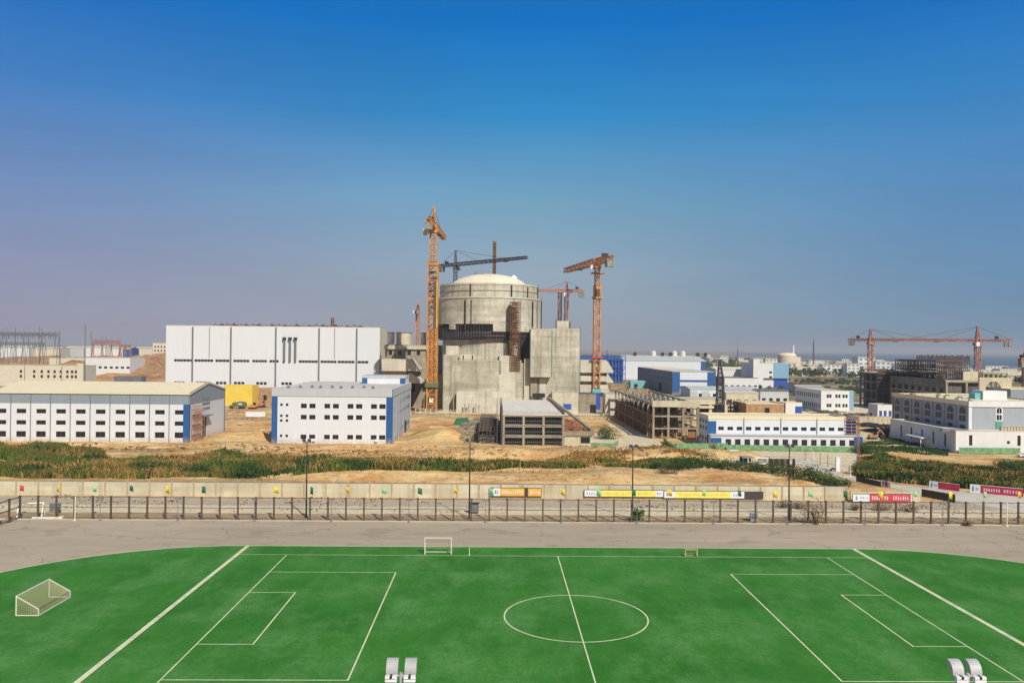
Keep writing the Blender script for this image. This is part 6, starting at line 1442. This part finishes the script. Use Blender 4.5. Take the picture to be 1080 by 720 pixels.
SUN_EL, SUN_AZ = 41, 25          # azimuth: degrees right of straight behind the camera
az = R(SUN_AZ); sd = Vector((math.sin(az)*math.cos(R(SUN_EL)), -math.cos(az)*math.cos(R(SUN_EL)), math.sin(R(SUN_EL))))   # towards the sun
ld = bpy.data.lights.new('sun', 'SUN'); ld.energy = 4.8; ld.angle = R(.5); ld.color = (1,.92,.81); lo = bpy.data.objects.new('sun', ld); C.objects.link(lo); lo.rotation_euler = (-sd).to_track_quat('-Z','Y').to_euler(); lo.location = (0,0,300)
w = bpy.data.worlds.new('World'); bpy.context.scene.world = w; w.use_nodes = True; nt = w.node_tree; nt.nodes.clear()
out = nt.nodes.new('ShaderNodeOutputWorld'); bg = nt.nodes.new('ShaderNodeBackground'); nt.links.new(bg.outputs[0], out.inputs[0])
sky = nt.nodes.new('ShaderNodeTexSky'); sky.sky_type = 'NISHITA'; sky.sun_disc = False; sky.sun_elevation = R(SUN_EL); sky.sun_rotation = math.atan2(sd.x, sd.y); sky.ozone_density = 3; sky.dust_density = .6; sky.air_density = 1
tc = nt.nodes.new('ShaderNodeTexCoord'); sx = nt.nodes.new('ShaderNodeSeparateXYZ'); nt.links.new(tc.outputs['Generated'], sx.inputs[0])
def ramp(cols):
    r = nt.nodes.new('ShaderNodeValToRGB'); nt.links.new(sx.outputs[2], r.inputs[0]); e = r.color_ramp.elements
    for k, (p, c) in enumerate(cols):
        el = e[k] if k < 2 else e.new(p)
        el.position = p; el.color = (*[((v/255)/12.92 if v/255 <= .04045 else ((v/255+.055)/1.055)**2.4) for v in c], 1)
    return r.outputs[0]
# measured colours of the air: violet-grey low on the left, bluer on the right, deep azure high up
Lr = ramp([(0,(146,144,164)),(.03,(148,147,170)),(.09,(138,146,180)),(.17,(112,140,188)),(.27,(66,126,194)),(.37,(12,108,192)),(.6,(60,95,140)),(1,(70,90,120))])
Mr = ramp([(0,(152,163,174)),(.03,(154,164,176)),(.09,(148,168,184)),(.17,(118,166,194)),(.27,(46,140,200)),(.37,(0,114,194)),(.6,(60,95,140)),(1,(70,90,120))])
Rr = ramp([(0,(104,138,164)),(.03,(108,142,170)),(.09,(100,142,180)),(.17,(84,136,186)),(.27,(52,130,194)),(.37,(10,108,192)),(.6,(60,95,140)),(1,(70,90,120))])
def mapr(a, b, inp):
    m_ = nt.nodes.new('ShaderNodeMapRange'); m_.interpolation_type = 'SMOOTHSTEP'; m_.inputs[1].default_value = a; m_.inputs[2].default_value = b; nt.links.new(inp, m_.inputs[0]); return m_.outputs[0]
def mx(f, a, b, bt='MIX'):
    m_ = nt.nodes.new('ShaderNodeMix'); m_.data_type = 'RGBA'; m_.blend_type = bt
    if isinstance(f, float): m_.inputs[0].default_value = f
    else: nt.links.new(f, m_.inputs[0])
    nt.links.new(a, m_.inputs[6]); nt.links.new(b, m_.inputs[7]); return m_.outputs[2]
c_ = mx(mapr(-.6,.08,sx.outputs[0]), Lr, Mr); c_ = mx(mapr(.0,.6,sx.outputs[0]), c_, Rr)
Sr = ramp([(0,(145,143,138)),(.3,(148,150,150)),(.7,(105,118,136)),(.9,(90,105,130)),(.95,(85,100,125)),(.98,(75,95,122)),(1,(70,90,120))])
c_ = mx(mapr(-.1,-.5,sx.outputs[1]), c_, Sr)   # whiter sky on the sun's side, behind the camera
STR = .1
vm = nt.nodes.new('ShaderNodeVectorMath'); vm.operation = 'SCALE'; nt.links.new(c_, vm.inputs[0]); vm.inputs['Scale'].default_value = 1/STR
nz = nt.nodes.new('ShaderNodeTexNoise'); nz.inputs['Scale'].default_value = 3.0; nz.inputs['Detail'].default_value = 6; mpn = nt.nodes.new('ShaderNodeMapping'); mpn.inputs['Scale'].default_value = (1,1,5); nt.links.new(tc.outputs['Generated'], mpn.inputs[0]); nt.links.new(mpn.outputs[0], nz.inputs['Vector'])
mr_ = nt.nodes.new('ShaderNodeMapRange'); mr_.inputs[1].default_value = .3; mr_.inputs[2].default_value = .7; mr_.inputs[3].default_value = .95/STR; mr_.inputs[4].default_value = 1.05/STR; nt.links.new(nz.outputs[0], mr_.inputs[0]); nt.links.new(mr_.outputs[0], vm.inputs['Scale'])   # uneven thin haze
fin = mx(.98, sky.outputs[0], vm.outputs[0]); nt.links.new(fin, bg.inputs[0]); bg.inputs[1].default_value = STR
sc = bpy.context.scene
sc.view_settings.view_transform = 'Standard'; sc.view_settings.look = 'None'; sc.view_settings.exposure = 0; sc.view_settings.gamma = 1; sc.view_settings.use_curve_mapping = False
